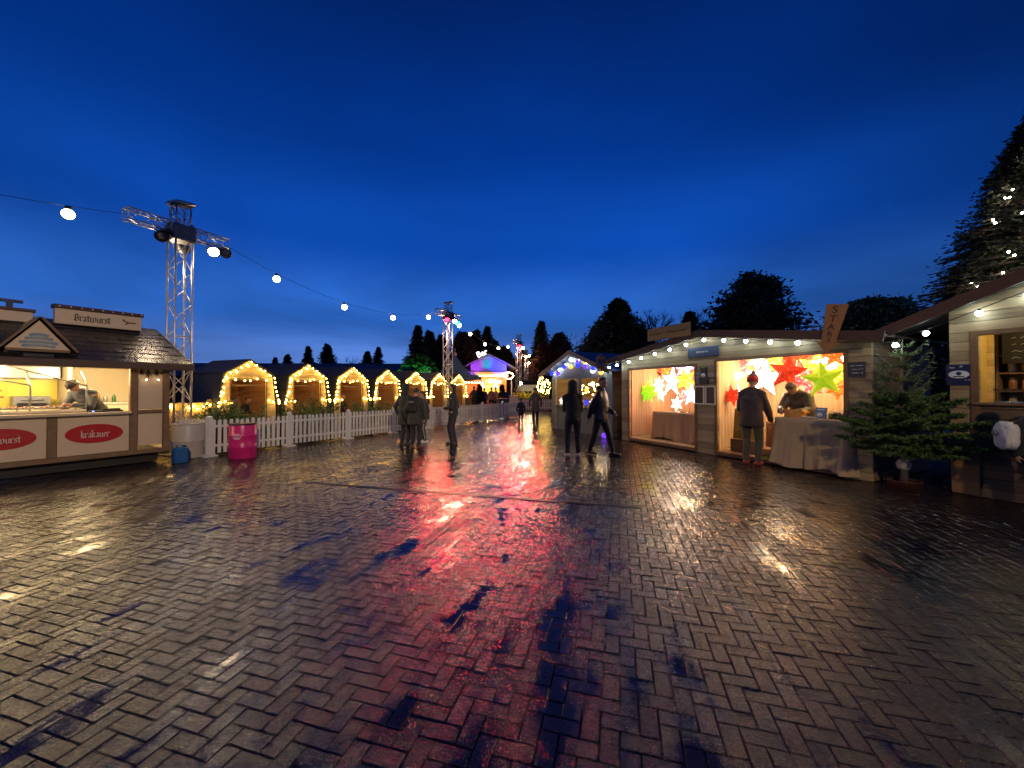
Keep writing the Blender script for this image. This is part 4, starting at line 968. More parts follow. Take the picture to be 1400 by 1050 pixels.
# star lanterns
def star_mesh(npt, r1, r2, dep):
    mb = MB(); vs = [(0,-dep,0),(0,dep,0)]; 
    for i in range(2*npt):
        a = math.pi/2+math.pi*i/npt; r = r1 if i % 2 == 0 else r2; vs.append((r*math.cos(a), 0, r*math.sin(a)))
    fs = []
    for i in range(2*npt):
        a, b_ = 2+i, 2+(i+1)%(2*npt); fs += [(0,a,b_),(1,b_,a)]
    return mb.add(vs, fs, False)
def star_mat(name, col, col2, es, dots=True, sc=14):
    m, n, l, b = newmat(name); tc = n.new('ShaderNodeTexCoord')
    vo = n.new('ShaderNodeTexVoronoi'); vo.inputs['Scale'].default_value = sc; l.new(tc.outputs['Object'], vo.inputs['Vector'])
    rp = n.new('ShaderNodeValToRGB'); rp.color_ramp.elements[0].position = .28 if dots else .0; rp.color_ramp.elements[1].position = .36 if dots else 1
    rp.color_ramp.elements[0].color = (*col2, 1); rp.color_ramp.elements[1].color = (*col, 1); l.new(vo.outputs['Distance'], rp.inputs[0])
    l.new(rp.outputs[0], b.inputs['Base Color']); l.new(rp.outputs[0], b.inputs['Emission Color']); b.inputs['Emission Strength'].default_value = es; b.inputs['Roughness'].default_value = .7
    return m
SM = {'white': star_mat('paper_white', (1,.80,.52), (1,.95,.85), 4, False), 'hot': star_mat('paper_hot', (1,.90,.72), (1,.95,.8), 11, False), 'orange': star_mat('paper_orange', (1,.14,.02), (1,.40,.08), 1.0),
      'red': star_mat('paper_red', (.85,.035,.012), (1,.16,.05), .55, True, 20), 'green': star_mat('paper_green', (.25,.80,.01), (.7,.95,.1), 1.0), 'pink': star_mat('paper_pink', (.85,.16,.17), (1,.75,.65), .65, True, 12),
      'yellow': star_mat('paper_yellow', (1,.62,.03), (1,.92,.4), 1.3), 'purple': star_mat('paper_purple', (.30,.16,.9), (1,.8,.95), .8, True, 18), 'teal': star_mat('paper_teal', (.75,.95,.85), (.10,.45,.45), 1.0, True, 10), 'lime': star_mat('paper_lime', (.42,.72,.01), (.55,.85,.03), .45, False)}
STARS = [ # photo u, v, depth into stall, radius, points, material, label
 (872,522,.9,.30,5,'orange','small orange star lantern at the left end of the left opening'), (885,513,1.3,.30,6,'pink','pink dotted star lantern high on the left in the left opening'),
 (886,536,.8,.33,7,'green','bright green seven-pointed lantern in the left opening'), (901,527,1.2,.27,8,'white','small white many-pointed lantern in the left opening'),
 (919,521,1.0,.42,5,'hot','big glaring white star lantern in the left opening'), (936,503,1.3,.30,8,'purple','purple and white lantern at the top of the left opening'),
 (937,520,.9,.32,6,'yellow','yellow star lantern on the right of the left opening'), (945,540,.7,.30,5,'hot','white star half hidden at the right edge of the left opening'),
 (933,543,1.5,.24,6,'pink','small pink dotted star low in the left opening'), (925,552,1.0,.22,6,'white','cream star standing on the brown cloth table'),
 (903,540,1.5,.22,5,'white','white star drooping below the others in the left opening'),
 (999,517,1.1,.40,5,'hot','glaring white star left of the customer'), (1012,498,1.3,.28,8,'pink','pink patterned lantern at the top left of the right opening'),
 (1001,541,.7,.26,6,'red','red star low behind the customer'), (1036,491,1.1,.33,6,'teal','white and teal star above the beanie'),
 (1045,517,1.0,.40,5,'hot','glaring white star right of the beanie'), (1076,509,.55,.40,5,'red','large plain red star over the vendor'),
 (1094,515,1.1,.36,5,'pink','pink dotted star right of the large red star'), (1117,506,1.2,.42,6,'yellow','yellow star behind the lime green one'),
 (1125,518,.5,.36,5,'lime','lime green star hanging lowest on the right'), (1141,487,.6,.22,5,'orange','orange star below the arrow board'),
 (1150,510,.9,.30,5,'yellow','yellow star at the right edge of the right opening'), (1137,497,1.2,.34,5,'hot','glaring white star behind the orange one')]
def pix_on_depth(u, v, dep):
    # world point on the plane 'dep' metres behind the stall front, seen at pixel (u,v)
    k = (u-700)/F; ox, oy = 3.48, 12.20; c, s = math.cos(RRZ), math.sin(RRZ)
    # X = ox + x c - dep s ; Y = oy + x s + dep c ; X = k Y
    x = (k*(oy+dep*c) - ox + dep*s)/(c-k*s)
    Y = oy+x*s+dep*c; return x, CAMH+(HOR-v)/F*Y
STARS += [(879,548,1.0,.26,6,'yellow','pale yellow star low on the left of the left opening'), (910,506,1.4,.28,5,'orange','orange star high in the middle of the left opening'), (893,500,1.6,.24,6,'pink','pink dotted star highest in the left opening'), (941,531,1.3,.26,5,'red','red star behind the white ones at the right of the left opening'),
 (1018,528,1.6,.30,5,'orange','orange star behind the customer shoulder'), (1060,497,1.5,.28,6,'yellow','yellow star between the teal and the large red star'), (1088,493,1.7,.30,5,'red','red star half behind the large red one'), (1108,530,1.6,.26,6,'pink','pink star low behind the vendor'), (1146,530,1.4,.28,6,'orange','orange star lowest at the right edge of the right opening'), (990,498,1.5,.24,5,'yellow','yellow star in the top left corner of the right opening')]
for k, (u, v, dep, r, npt, mt, lb) in enumerate(STARS):
    r *= 1.12
    x, z = pix_on_depth(u, v, dep)
    o = on_rs('star_lantern', lb, 'star lantern', x, dep, z, 'paper star lanterns', rz=random.Random(k).uniform(-.3,.3))
    rr = random.Random(k+9); r2 = {5:.42,6:.5,7:.5,8:.55}[npt]
    sm = star_mesh(npt, r, r*r2, r*.30).build('paper_shade', SM[mt], o); sm.rotation_euler = (rr.uniform(-.1,.1), rr.uniform(-.2,.2), 0)
    MB().tube([(0,0,r*.8),(0,0,max(r, 2.45-z))], .004, 4).build('cord', M_BLACK, o)
for i, (u, v, dep) in enumerate(((901,512,.9),(1075,489,1.6))):
    x, z = pix_on_depth(u, v, dep); o = on_rs('hanging_label', 'small dark hanging label in the %s opening' % ('left','right')[i], 'label', x, dep, z)
    MB().bbox(-.09,.09,0,.01,0,.05,.002, Matrix.Rotation(R((25,0)[i]),4,'Y')).build('tag', P('tag_brown', (.12,.03,.02), .6), o); MB().tube([(0,.005,.05),(0,.005,2.44-z)], .003, 4).build('cord', M_BLACK, o)
def point(name, loc, power, col, r=.05):
    L_ = bpy.data.lights.new(name, 'POINT'); L_.energy = power; L_.color = col; L_.shadow_soft_size = r
    o = bpy.data.objects.new(name, L_); COL.objects.link(o); o.location = loc; return o

point('stall_fill', rw(1.5,1.1,2.36), 95, (1,.52,.20)); point('stall_fill', rw(4.2,1.0,2.40), 85, (1,.60,.24)); point('stall_fill', rw(5.4,.9,2.40), 62, (1,.66,.30))  # fill points added to brighten the star stall and its ground reflection
# ---------------------------------------------------------------- dark stall at the right edge
DO = (6.83, 6.0)
DS = thing('snack_stall', 'dark plank stall at the right edge with a yellow-lit hatch', 'market stall', (*DO, 0), RRZ)
def on_ds(name, label, cat, x, y, z, group=None, rz=0): return thing(name, label, cat, rw(x,y,z,DO), RRZ+rz, group)
DEZ = 2.62; 
def drz(x): return 2.60+(x+.7)*.40 if x < 2.0 else 3.68-(x-2.0)*.40
t = MB(); t.prism([(0,.0),(.30,.0),(.30,drz(.3)-.08),(0,drz(0)-.08)], 0, .06); t.prism([(.30,2.40),(3.6,2.40),(3.6,drz(3.6)-.08),(2.0,3.58),(.30,drz(.3)-.08)], 0, .06); t.prism([(3.6,0),(4,0),(4,drz(4)-.08),(3.6,drz(3.6)-.08)], 0, .06)
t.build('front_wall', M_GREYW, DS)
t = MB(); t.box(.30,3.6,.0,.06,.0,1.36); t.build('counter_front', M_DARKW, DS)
t = MB(); t.bbox(.22,3.66,-.06,.25,1.362,1.40); t.build('counter', M_POST, DS)
t = MB(); t.box(.22,.298,-.02,.03,.0,2.47); t.box(.30,3.6,-.02,.03,2.402,2.47); t.build('opening_frame', M_POST, DS)
t = MB(); t.box(.02,.30,-.045,-.003,.02,.78); t.build('lower_hatch', wood('hatch_ply', (.24,.13,.05), .8, 'Z', .5, .2, .005, .1), DS)
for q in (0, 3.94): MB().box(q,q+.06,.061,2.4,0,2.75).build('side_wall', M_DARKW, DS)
t = MB(); t.box(.06,3.94,2.34,2.4,0,2.75); t.build('back_wall', wood('yellow_inside', (.60,.42,.12), .3, 'X', .5, .25, .04, .4), DS)
t = MB(); t.box(.061,.10,.07,2.33,.1,2.7); t.build('inner_lining', MATS['yellow_inside'], DS)
t = MB(); t.box(.101,.16,.45,.55,.1,2.6); t.box(.101,.16,1.2,1.3,.1,2.6); t.build('stud', M_WOODW, DS)
t = MB(); slab(t, -.72, drz(-.72)-.08, 2.0, 3.60, -.42, 2.7, .04); slab(t, 4.7, drz(4.7)-.08, 2.0, 3.60, 2.7, -.42, -.04); rf = t.build('roof', M_FELT, DS)
t = MB(); t.beam((-.74,-.44,drz(-.74)-.09),(2.0,-.44,3.60),.03,.17); t.beam((2.0,-.44,3.60),(4.72,-.44,drz(4.72)-.09),.03,.17); t.build('barge_board', M_FASCIA, rf)
sg = on_ds('sticker_sign', 'navy square sign with a white oval emblem beside the yellow hatch', 'sign', .11, -.02, 1.66)
t = MB(); t.bbox(-.15,.13,0,.015,0,.32,.004); t.build('plate', P('plate_navy', (.01,.014,.08), .35), sg)
t = MB(); t.prism([(-.01+.11*math.cos(a), .165+.06*math.sin(a)) for a in [i*math.pi/12 for i in range(24)]], -.004, -.001); em_ = t.build('emblem', P('emblem_white', (.75,.8,.9), .4), sg)
t = MB(); t.ball((-.01,-.005,.18),.03,1,.1,1); t.box(-.07,.05,-.006,-.004,.125,.14); t.build('emblem_mark', M_NAVY, em_)
t = MB(); squiggle(t, -.11, -.05, .27, .025, -.003, rnd, 7, .005); squiggle(t, -.02, .03, .285, .03, -.003, rnd, 6, .005); squiggle(t, .05, .11, .08, .02, -.003, rnd, 6, .005); t.build('lettering', M_WHITE, sg)
sh = on_ds('shelf_unit', 'back shelves crowded with jars inside the yellow-lit hatch', 'shelves', 1.66, 1.5, 0)
t = MB()
for z in (1.25,1.55,1.85,2.15): t.box(-1.5,1.4,0,.35,z,z+.03)
t.box(-1.53,-1.5,-.01,.36,.1,2.6); t.box(1.4,1.43,-.01,.36,.1,2.6); t.build('frame', M_POST, sh)
rr = random.Random(8); jc = [(.5,.42,.25),(.25,.1,.04),(.6,.58,.5),(.06,.05,.05),(.4,.2,.06)]
jm = [P('jar_%d'%i, c, .15) for i, c in enumerate(jc)]
jmesh = []
for i in range(5):
    t = MB(); t.lathe([(0,0),(.05,0),(.052,.03),(.05,.15),(.035,.18),(0,.18)], 12); jmesh.append(t.mesh('jar', jm[i]))
lidm = MB().lathe([(0,.18),(.042,.18),(.042,.205),(0,.205)], 12).mesh('lid', M_STEEL)
for zi, z in enumerate((1.28,1.58,1.88)):
    for k in range(10):
        x = -1.38+k*.145; o = on_ds('jar', ['cream','dark brown','white','black','amber'][(k*3+zi)%5]+' jar, %s from the left on the %s back shelf' % (ORD[k], ['lowest','middle','upper'][zi]), 'jar', 1.66+x, 1.62, z, 'jars on the hatch shelves')
        link('body', jmesh[(k*3+zi)%5], o); link('lid', lidm, o)
mb_ = on_ds('menu_panel', 'black menu panel with pale lines hanging inside the yellow hatch', 'menu', .98, 1.35, 2.02)
t = MB(); t.box(-.75,.9,0,.03,0,.5); t.build('board', M_BLACK, mb_); t = MB()
for k in range(4): squiggle(t, -.65, .8, .09+k*.11, .03, -.003, rr, 34, .008)
t.build('lettering', P('chalk_grey', (.3,.3,.3), .6), mb_)
ct = on_ds('display_case', 'small glass display case on the dark hatch counter', 'display case', .62, .12, 1.402)
t = MB(); t.bbox(-.2,.25,-.1,.12,0,.02); t.build('base', M_STEEL, ct); t = MB(); t.box(-.19,.24,-.095,-.09,.02,.18); t.box(-.19,.24,.11,.115,.02,.18); t.build('pane', M_GLASS, ct); t = MB(); t.bbox(-.2,.25,-.1,.12,.18,.2); t.build('top', M_BLACK, ct)
ps_ = on_ds('paper_sheet', 'pale sheet fixed to the yellow lining inside the hatch', 'sheet', .12, .4, 1.46); t = MB(); t.box(-.005,.005,-.12,.12,0,.3); t.build('sheet', M_CREAMW, ps_); t = MB()
for k in range(4): t.box(.005,.007,-.09,.09,.05+k*.06,.06+k*.06)
t.build('lettering', M_BLACK, ps_)
t0 = thing('bulb_string', 'string of cool white bulbs climbing the dark stall gable', 'string lights', rw(0,0,0,DO), RRZ)
xs2 = [-.22, .34, .78, 1.35, 2.0]; t = MB(); t.tube([(-.72,-.2,2.42)]+[(x,-.12,drz(x)-.24) for x in xs2], .007, 5); t.build('wire', M_BLACK, t0)
for x in xs2:
    b_ = link('bulb', CB, t0); b_.location = (x,-.12,drz(x)-.30); h = MB().lathe([(0,.07),(.018,.07),(.02,.025),(0,.025)], 8).build('holder', M_BLACK, t0); h.location = b_.location
point('hatch_lamp', rw(.9,.75,2.5,DO), 26, (1,.72,.30))

# ---------------------------------------------------------------- bauble stall beyond
CO_ = (1.66, 15.95); CL = 3.7
CS = thing('bauble_stall', 'gabled stall with blue and white baubles beyond the star stall', 'market stall', (*CO_, 0), RRZ)
def on_cs(name, label, cat, x, y, z, group=None, rz=0): return thing(name, label, cat, rw(x,y,z,CO_), RRZ+rz, group)
def crz(x): return 2.28+.66*(x/1.85 if x < 1.85 else (CL-x)/(CL-1.85))
t = MB(); t.prism([(0,0),(.30,0),(.30,crz(.3)),(0,crz(0))], 0, .06); t.prism([(.30,2.0),(3.35,2.0),(3.35,crz(3.35)),(1.85,2.94),(.30,crz(.3))], 0, .06); t.prism([(3.35,0),(CL,0),(CL,crz(CL)),(3.35,crz(3.35))], 0, .06); t.box(1.8,1.98,0,.06,.9,2.0)
t.build('front_wall', P('pale_gable', (.20,.23,.26), .6, bump=.2), CS)
t = MB(); t.box(.3,3.35,0,.06,0,.9); t.build('counter_front', P('teal_panel', (.20,.30,.27), .6), CS)
t = MB(); t.bbox(.28,3.37,-.12,.3,.902,.94); t.build('counter', M_POST, CS)
for x in (.3,1.8,3.3): MB().box(x,x+.06,-.02,.0-.001,.0,2.0).build('timber_post', M_WOODW, CS)
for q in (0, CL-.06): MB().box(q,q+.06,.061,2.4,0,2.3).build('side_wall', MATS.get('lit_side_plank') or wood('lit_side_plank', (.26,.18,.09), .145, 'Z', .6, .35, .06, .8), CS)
t = MB(); t.box(.06,CL-.06,2.34,2.4,0,2.3); t.build('back_wall', M_CREAMW, CS)
t = MB(); slab(t, -.35, crz(-.35), 1.85, 2.95, -.4, 2.6, .04); slab(t, CL+.35, crz(CL+.35), 1.85, 2.95, 2.6, -.4, -.04); rf = t.build('roof', P('blue_felt', (.03,.04,.09), .5, bump=.3), CS)
t = MB(); t.beam((-.37,-.42,crz(-.37)),(1.85,-.42,2.95),.03,.15); t.beam((1.85,-.42,2.95),(CL+.37,-.42,crz(CL+.37)),.03,.15); t.build('barge_board', P('grey_barge', (.22,.17,.14), .6, var=.3), rf)
rr = random.Random(6)
bm_ = [emit('bauble_%s'%k, c, s, b_) for k, c, s, b_ in (('blue',(.03,.05,1),1.3,(.05,.05,.6)),('violet',(.2,.05,1),1.2,(.2,.1,.7)),('gold',(1,.6,.08),1.1,(.7,.5,.1)),('white',(1,.98,.9),1.6,(.8,.8,.8)))]
bn = ['blue','violet','golden','white']
bmh = []
for m in bm_:
    t = MB(); t.ball((0,0,-.10),.09,n=2); bmh.append(t.mesh('ball', m))
capm = MB().lathe([(0,-.005),(.02,-.005),(.022,-.02),(0,-.02)], 8).mesh('cap', M_STEEL)
for k in range(14):
    x = .40+k*.22; i = [0,3,1,2,0,2,3,1,0,2,1,3,0,2][k]
    o = on_cs('bauble', bn[i]+' hanging bauble, %s from the left under the bauble stall gable' % ORD[k], 'bauble', x, -.25+.15*(k%2), (crz(x)-.10-.25*((k*7)%3)/3), 'baubles under the gable')
    link('ball', bmh[i], o); link('cap', capm, o)
for k in range(8):
    x = .5+k*.38; o = on_cs('bauble', ['golden','white'][k%2]+' inner bauble, %s from the left over the bauble stall counter' % ORD[k], 'bauble', x, .8, 1.9-.12*(k%3), 'baubles over the counter'); link('ball', bmh[2+(k%2)], o); link('cap', capm, o)
cw = thing('bulb_string', 'string of cool bulbs under the bauble stall gable', 'string lights', rw(0,0,0,CO_), RRZ); t = MB(); xs3 = [.25,.7,1.15,1.6,2.05,2.5,2.95,3.4]; t.tube([(x,-.1,crz(x)-.1) for x in xs3], .007, 5); t.build('wire', M_BLACK, cw)
for x in xs3:
    b_ = link('bulb', CB, cw); b_.location = (x,-.1,crz(x)-.16)
for k in range(9):
    x = .5+k*.33; o = on_cs('ornament_star', ['white','golden','blue'][k%3]+' glowing star, %s from the left on the bauble stall counter' % ORD[k], 'ornament', x, .12, .945+.17, None); o['group'] = 'glowing stars on the counter'
    star_mesh(5, .17, .075, .04).build('star', [bm_[3], bm_[2], bm_[0]][k%3], o); MB().lathe([(0,-.17),(.05,-.17),(.05,-.155),(.012,-.14),(.01,-.05),(0,-.05)], 10).build('stand', M_STEEL, o)
cw2 = thing('bulb_string', 'yellow bulbs draped inside the bauble stall', 'string lights', rw(0,0,0,CO_), RRZ); t = MB(); pts = [(.4+k*.074, 1.0+.2*math.sin(k), 1.35+.45*abs(math.sin(k*.55))) for k in range(40)]; t.tube(pts, .006, 4); t.build('wire', M_BLACK, cw2)
for p_ in pts:
    b_ = link('bulb', BULB, cw2); b_.location = p_
gb2 = thing('bauble', 'violet glowing bauble on the wet ground at the stall corner', 'bauble', (*rw(-.45,-.15,0.19),)); 
gb2.location = (3.0, 12.55, .19); link('ball', bmh[1], gb2); link('cap', capm, gb2)
wr = on_cs('twig_wreath', 'round brown twig wreath on the bauble stall roof end', 'wreath', 3.75, -.5, 2.42); t = MB()
for k in range(90):
    a = rr.uniform(0,6.28); r0 = rr.uniform(.1,.26); t.tube([(r0*math.cos(a),rr.uniform(-.05,.05),r0*math.sin(a)),( (r0+.02)*math.cos(a+.7),rr.uniform(-.05,.05),(r0+.02)*math.sin(a+.7)),((r0+.03)*math.cos(a+1.3),rr.uniform(-.05,.05),(r0+.03)*math.sin(a+1.3))], .008, 3)
t.build('twigs', P('twig_brown', (.28,.15,.08), .8), wr)
point('stall_fill', rw(1.9,1.0,1.9,CO_), 30, (1,.78,.45))  # fill point added to brighten the inside of the bauble stall
lw_ = on_cs('light_wreath', 'golden light wreath at the far end of the bauble stall', 'wreath', -.25, -.3, 1.75); t = MB(); t.tube([(.3*math.cos(a),0,.3*math.sin(a)) for a in [i*math.pi/12 for i in range(25)]], .05, 6); t.build('ring', P('fir_green', (.03,.07,.02), .8), lw_)
for k in range(22):
    a = rr.uniform(0,6.28); b_ = link('bulb', BULB, lw_); b_.location = (.3*math.cos(a)+rr.uniform(-.06,.06),-.06,.3*math.sin(a)+rr.uniform(-.06,.06))
# ---------------------------------------------------------------- trees and far things
M_BARK = P('bark', (.06,.042,.03), .85, var=.35, bump=.4)
def leafmat(name, c, var=.5, em=None):
    m, n, l, b = newmat(name); at = n.new('ShaderNodeAttribute'); at.attribute_name = 'tone'
    mx = n.new('ShaderNodeMix'); mx.data_type = 'RGBA'; mx.inputs['A'].default_value = (*[x*(1-var) for x in c],1); mx.inputs['B'].default_value = (*[x*(1+var) for x in c],1)
    l.new(at.outputs['Fac'], mx.inputs['Factor']); l.new(mx.outputs['Result'], b.inputs['Base Color']); b.inputs['Roughness'].default_value = .6; b.inputs['Specular IOR Level'].default_value = .3
    return m
M_CON = leafmat('conifer_needles', (.042,.056,.030)); M_RUST_LIT = leafmat('russet_lit_foliage', (.12,.058,.034)); M_DEC = leafmat('dark_leaves', (.05,.075,.03)); M_FIR = leafmat('fir_needles', (.11,.19,.06), .7)  # russet leaves have the warm lamplight put into their colour
class Leaf:
    def __init__(s): s.v = []; s.f = []; s.t = []
    def quad(s, c, d, w, L, rnd):
        d = d.normalized(); u = d.cross(Vector((rnd.gauss(0,1), rnd.gauss(0,1), rnd.gauss(0,1)+.3))).normalized()*w; o = len(s.v); e = d*L
        s.v += [c-u*.5, c+e*.5-u, c+e, c+e*.5+u]; s.f.append((o,o+1,o+2,o+3)); s.t.append(rnd.random())
    def mesh(s, name, m):
        me = bpy.data.meshes.new(name); me.from_pydata([tuple(p) for p in s.v], [], s.f); me.materials.append(m)
        a = me.attributes.new('tone', 'FLOAT', 'FACE'); a.data.foreach_set('value', s.t); me.update(); return me
def conifer(seed, h, r, n, leaf, m=M_CON, base=.06, bare=.12, power=.9, droop=.35, irr=.3):
    rnd = random.Random(seed); lf = Leaf(); tr = MB()
    tr.tube([(0,0,0),(rnd.gauss(0,.01)*h,0,h*.5),(0,0,h*.985)], [h*.018, h*.011, h*.002], 7)
    nb = 0; levels = int(n/26)
    for i in range(levels):
        f = bare+(1-bare)*(i+rnd.random())/levels; z = h*f; rr = r*((1-f)/(1-bare))**power*rnd.uniform(1-irr, 1+irr*.6)+.02*r
        a = rnd.uniform(0, 6.283); dirv = Vector((math.cos(a), math.sin(a), 0)); end = Vector((0,0,z))+dirv*rr+Vector((0,0,-droop*rr+.1*rr*rnd.random()))
        if rr > .15*r: tr.tube([(0,0,z), tuple((Vector((0,0,z))+end)/2+Vector((0,0,.05*rr))), tuple(end)], [h*.004, h*.003, h*.0012], 4, cap=False)
        for k in range(26):
            q = rnd.random()**.7; c = Vector((0,0,z))*(1-q)+end*q + Vector((rnd.gauss(0,.09*rr+.02*r), rnd.gauss(0,.09*rr+.02*r), rnd.gauss(0,.05*rr+.012*h)*.7))*(1 if n < 60000 else .42)
            d = dirv*.8+Vector((rnd.gauss(0,.5), rnd.gauss(0,.5), rnd.uniform(-.5,.35)))
            lf.quad(c, d, leaf*.28*rnd.uniform(.6,1.3), leaf*rnd.uniform(.7,1.5), rnd)
    return tr.mesh('trunk', M_BARK), lf.mesh('crown', m)
def tree(kind_name, label, meshes, loc, s=1., rz=0, group='trees behind the market', cat='tree'):
    o = thing(kind_name, label, cat, loc, rz, group); o.scale = (s,)*3
    link('trunk', meshes[0], o); link('crown', meshes[1], o); return o
def at(u, Y): return ((u-700)/F*Y, Y, 0)
def hz(v, Y): return CAMH+(HOR-v)/F*Y
CA = conifer(1, 10, 3.0, 9500, .30, power=1.0, irr=.5); CB_ = conifer(2, 10, 3.9, 12000, .34, power=.95, irr=.55); CC = conifer(3, 10, 4.0, 13000, .36, M_RUST_LIT, droop=.1, power=.62, bare=.05); CD = conifer(4, 10, 5.0, 20000, .34, droop=.10, power=.75, irr=.5, bare=.08)
spec = [('conifer_tree', 376, 489, 72, CA, 'small distant dark conifer, first above the hut roofs'), ('conifer_tree', 393, 485, 72, CB_, 'small distant dark conifer, second above the hut roofs'), ('conifer_tree', 421, 474, 72, CA, 'narrow distant conifer above the second hut'),
 ('conifer_tree', 447, 471, 74, CB_, 'distant conifer above the third hut'), ('conifer_tree', 502, 481, 74, CB_, 'distant conifer left of a narrow pointed one'), ('conifer_tree', 517, 475, 74, CA, 'narrow pointed distant conifer above the fourth hut'),
 ('conifer_tree', 571, 446, 46, CA, 'tall narrow conifer left of the red-lamp tower'), ('conifer_tree', 587, 453, 50, CB_, 'bushy conifer close left of the red-lamp tower'), ('conifer_tree', 603, 459, 52, CB_, 'conifer directly behind the red-lamp tower'),
 ('conifer_tree', 651, 452, 52, CB_, 'dark conifer peak behind the lit bar'), ('conifer_tree', 666, 447, 54, CA, 'narrow conifer right of the bar sign'), ('conifer_tree', 677, 466, 56, CB_, 'low conifer over the bar roof end'),
 ('russet_lit_tree', 632, 455, 48, CC, 'broad russet-lit tree behind the green marquee'), ('russet_lit_tree', 690, 474, 60, CC, 'russet-lit tree behind the bar roof end'), ('russet_lit_tree', 716, 480, 62, CC, 'russet-lit tree between the two far towers'),
 ('conifer_tree', 740, 440, 50, CA, 'tall dark conifer spire right of the far towers'), ('russet_lit_tree', 765, 456, 48, CC, 'broad russet-lit tree beside the dark spire'), ('russet_lit_tree', 745, 470, 46, CC, 'rounded russet-lit tree low before the dark spire'), ('russet_lit_tree', 800, 478, 55, CC, 'low orange-lit tree behind the bauble stall'),
 ('pine_tree', 846, 411, 40, CD, 'big dark pine left of the bare tree'), ('conifer_tree', 944, 427, 42, CB_, 'small conifer between bare tree and cedar'), ('pine_tree', 822, 440, 44, CD, 'shorter pine at the left foot of the big pine'), ('pine_tree', 872, 445, 46, CD, 'shorter pine at the right foot of the big pine')]
for i, (nm, u, v, Y, ms, lb) in enumerate(spec):
    p = at(u, Y); tree(nm, lb, ms, (p[0], p[1], -.02), hz(v, Y)/10, i*1.3)
# cedar: flat tiers of foliage
def cedar(seed, h, r):
    rnd = random.Random(seed); lf = Leaf(); tr = MB()
    tr.tube([(0,0,0),(.1,0,h*.5),(.25,0,h*.92)], [h*.035,h*.02,h*.006], 8)
    prof = [(.15,.9),(.32,1.0),(.44,.98),(.53,1.0),(.60,.98),(.66,.96),(.72,.9),(.78,.72),(.84,.6),(.90,.46),(.95,.30),(.985,.14)]
    for f, w_ in prof:
        for k in range(int(8+14*w_)):
            a = rnd.uniform(0, 6.283); R_ = r*w_*rnd.uniform(.55,1.05)*(1.1 if math.cos(a) > 0 and .5 < f < .7 else 1); z = h*f+rnd.gauss(0,.02*h)
            end = Vector((math.cos(a)*R_, math.sin(a)*R_, z)); tr.tube([(0,0,z-.06*h), tuple(end*.6+Vector((0,0,-.02*h+z*.0))) , tuple(end)], [h*.008,h*.005,h*.002], 4, cap=False)
            for q in range(150):
                t_ = rnd.uniform(.25,1.05); c = Vector((end.x*t_, end.y*t_, z-.03*h*(1-t_)))+Vector((rnd.gauss(0,.10*r), rnd.gauss(0,.10*r), abs(rnd.gauss(0,.018*h))))
                lf.quad(c, Vector((rnd.gauss(0,1), rnd.gauss(0,1), rnd.uniform(-.1,.6))), .12, .40*rnd.uniform(.7,1.4), rnd)
    return tr.mesh('trunk', M_BARK), lf.mesh('crown', M_CON)
p = at(1027, 42); tree('cedar_tree', 'big spreading dark cedar behind the star stall roof', cedar(5, hz(381,42), 5.3), p, 1, .6)
p = at(1010, 46); 
def bare(seed, h, depth=6, m=M_BARK, spread=.5):
    rnd = random.Random(seed); tr = MB(); tw_ = MB()
    def grow(p, d, L, r, k):
        q = p+d*L; mid = (p+q)/2+Vector((rnd.gauss(0,.04*L),rnd.gauss(0,.04*L),0)); (tr if k > 3 else tw_).tube([tuple(p),tuple(mid),tuple(q)], [r,r*.85,r*.7], 5 if k > 3 else 3, cap=False)
        if k == 0: return
        for i in range(3 if rnd.random() < .55 or k > 4 else 2):
            nd = (d+Vector((rnd.gauss(0,spread),rnd.gauss(0,spread),rnd.uniform(-.1,.35)))).normalized(); grow(q, nd, L*rnd.uniform(.62,.86), r*.66, k-1)
    grow(Vector((0,0,0)), Vector((0,0,1)), h*.24, h*.02, depth)
    return tr.mesh('trunk', m), tw_.mesh('crown', m)
p = at(903, 44); tree('bare_tree', 'leafless rounded tree between big pine and cedar', bare(3, hz(404,44)*1.02, 7), p)
p = at(778, 46); tree('bare_tree', 'leafless thin tree beside the dark spire', bare(9, hz(448,46), 6), p)
p = at(470, 75); tree('bare_tree', 'leafless tree on the far left skyline', bare(12, hz(478,75), 6), p)
# the far wood that closes the horizon
rnd = random.Random(31); lf = Leaf()
for k in range(9000):
    u = rnd.uniform(150, 1250); Y = rnd.uniform(78, 95); x = (u-700)/F*Y; hgt = (5.5+2.2*mnoise.noise(Vector((x*.08,3,1)))+1.5*mnoise.noise(Vector((x*.3,1,7))))*(1 if u < 560 else 1.45)
    lf.quad(Vector((x, Y, rnd.uniform(.2, hgt))), Vector((rnd.gauss(0,.5),rnd.gauss(0,.5),1)), .35, 1.3*rnd.uniform(.6,1.3), rnd)
tag(link('far_woods', lf.mesh('far_woods', M_CON)), 'dark far wood closing the horizon behind the market', 'woods', kind='stuff')
rnd = random.Random(32); lf = Leaf()
for k in range(7000):
    u = rnd.uniform(585, 900); Y = rnd.uniform(52, 60); x = (u-700)/F*Y; hgt = (4.2+1.6*mnoise.noise(Vector((x*.2,5,1))))
    lf.quad(Vector((x, Y, rnd.uniform(0, hgt))), Vector((rnd.gauss(0,.5),rnd.gauss(0,.5),1)), .3, 1.1*rnd.uniform(.6,1.3), rnd)
tag(link('undergrowth', lf.mesh('undergrowth', M_RUST_LIT)), 'russet-lit undergrowth below the trees beyond the bar', 'undergrowth', kind='stuff')
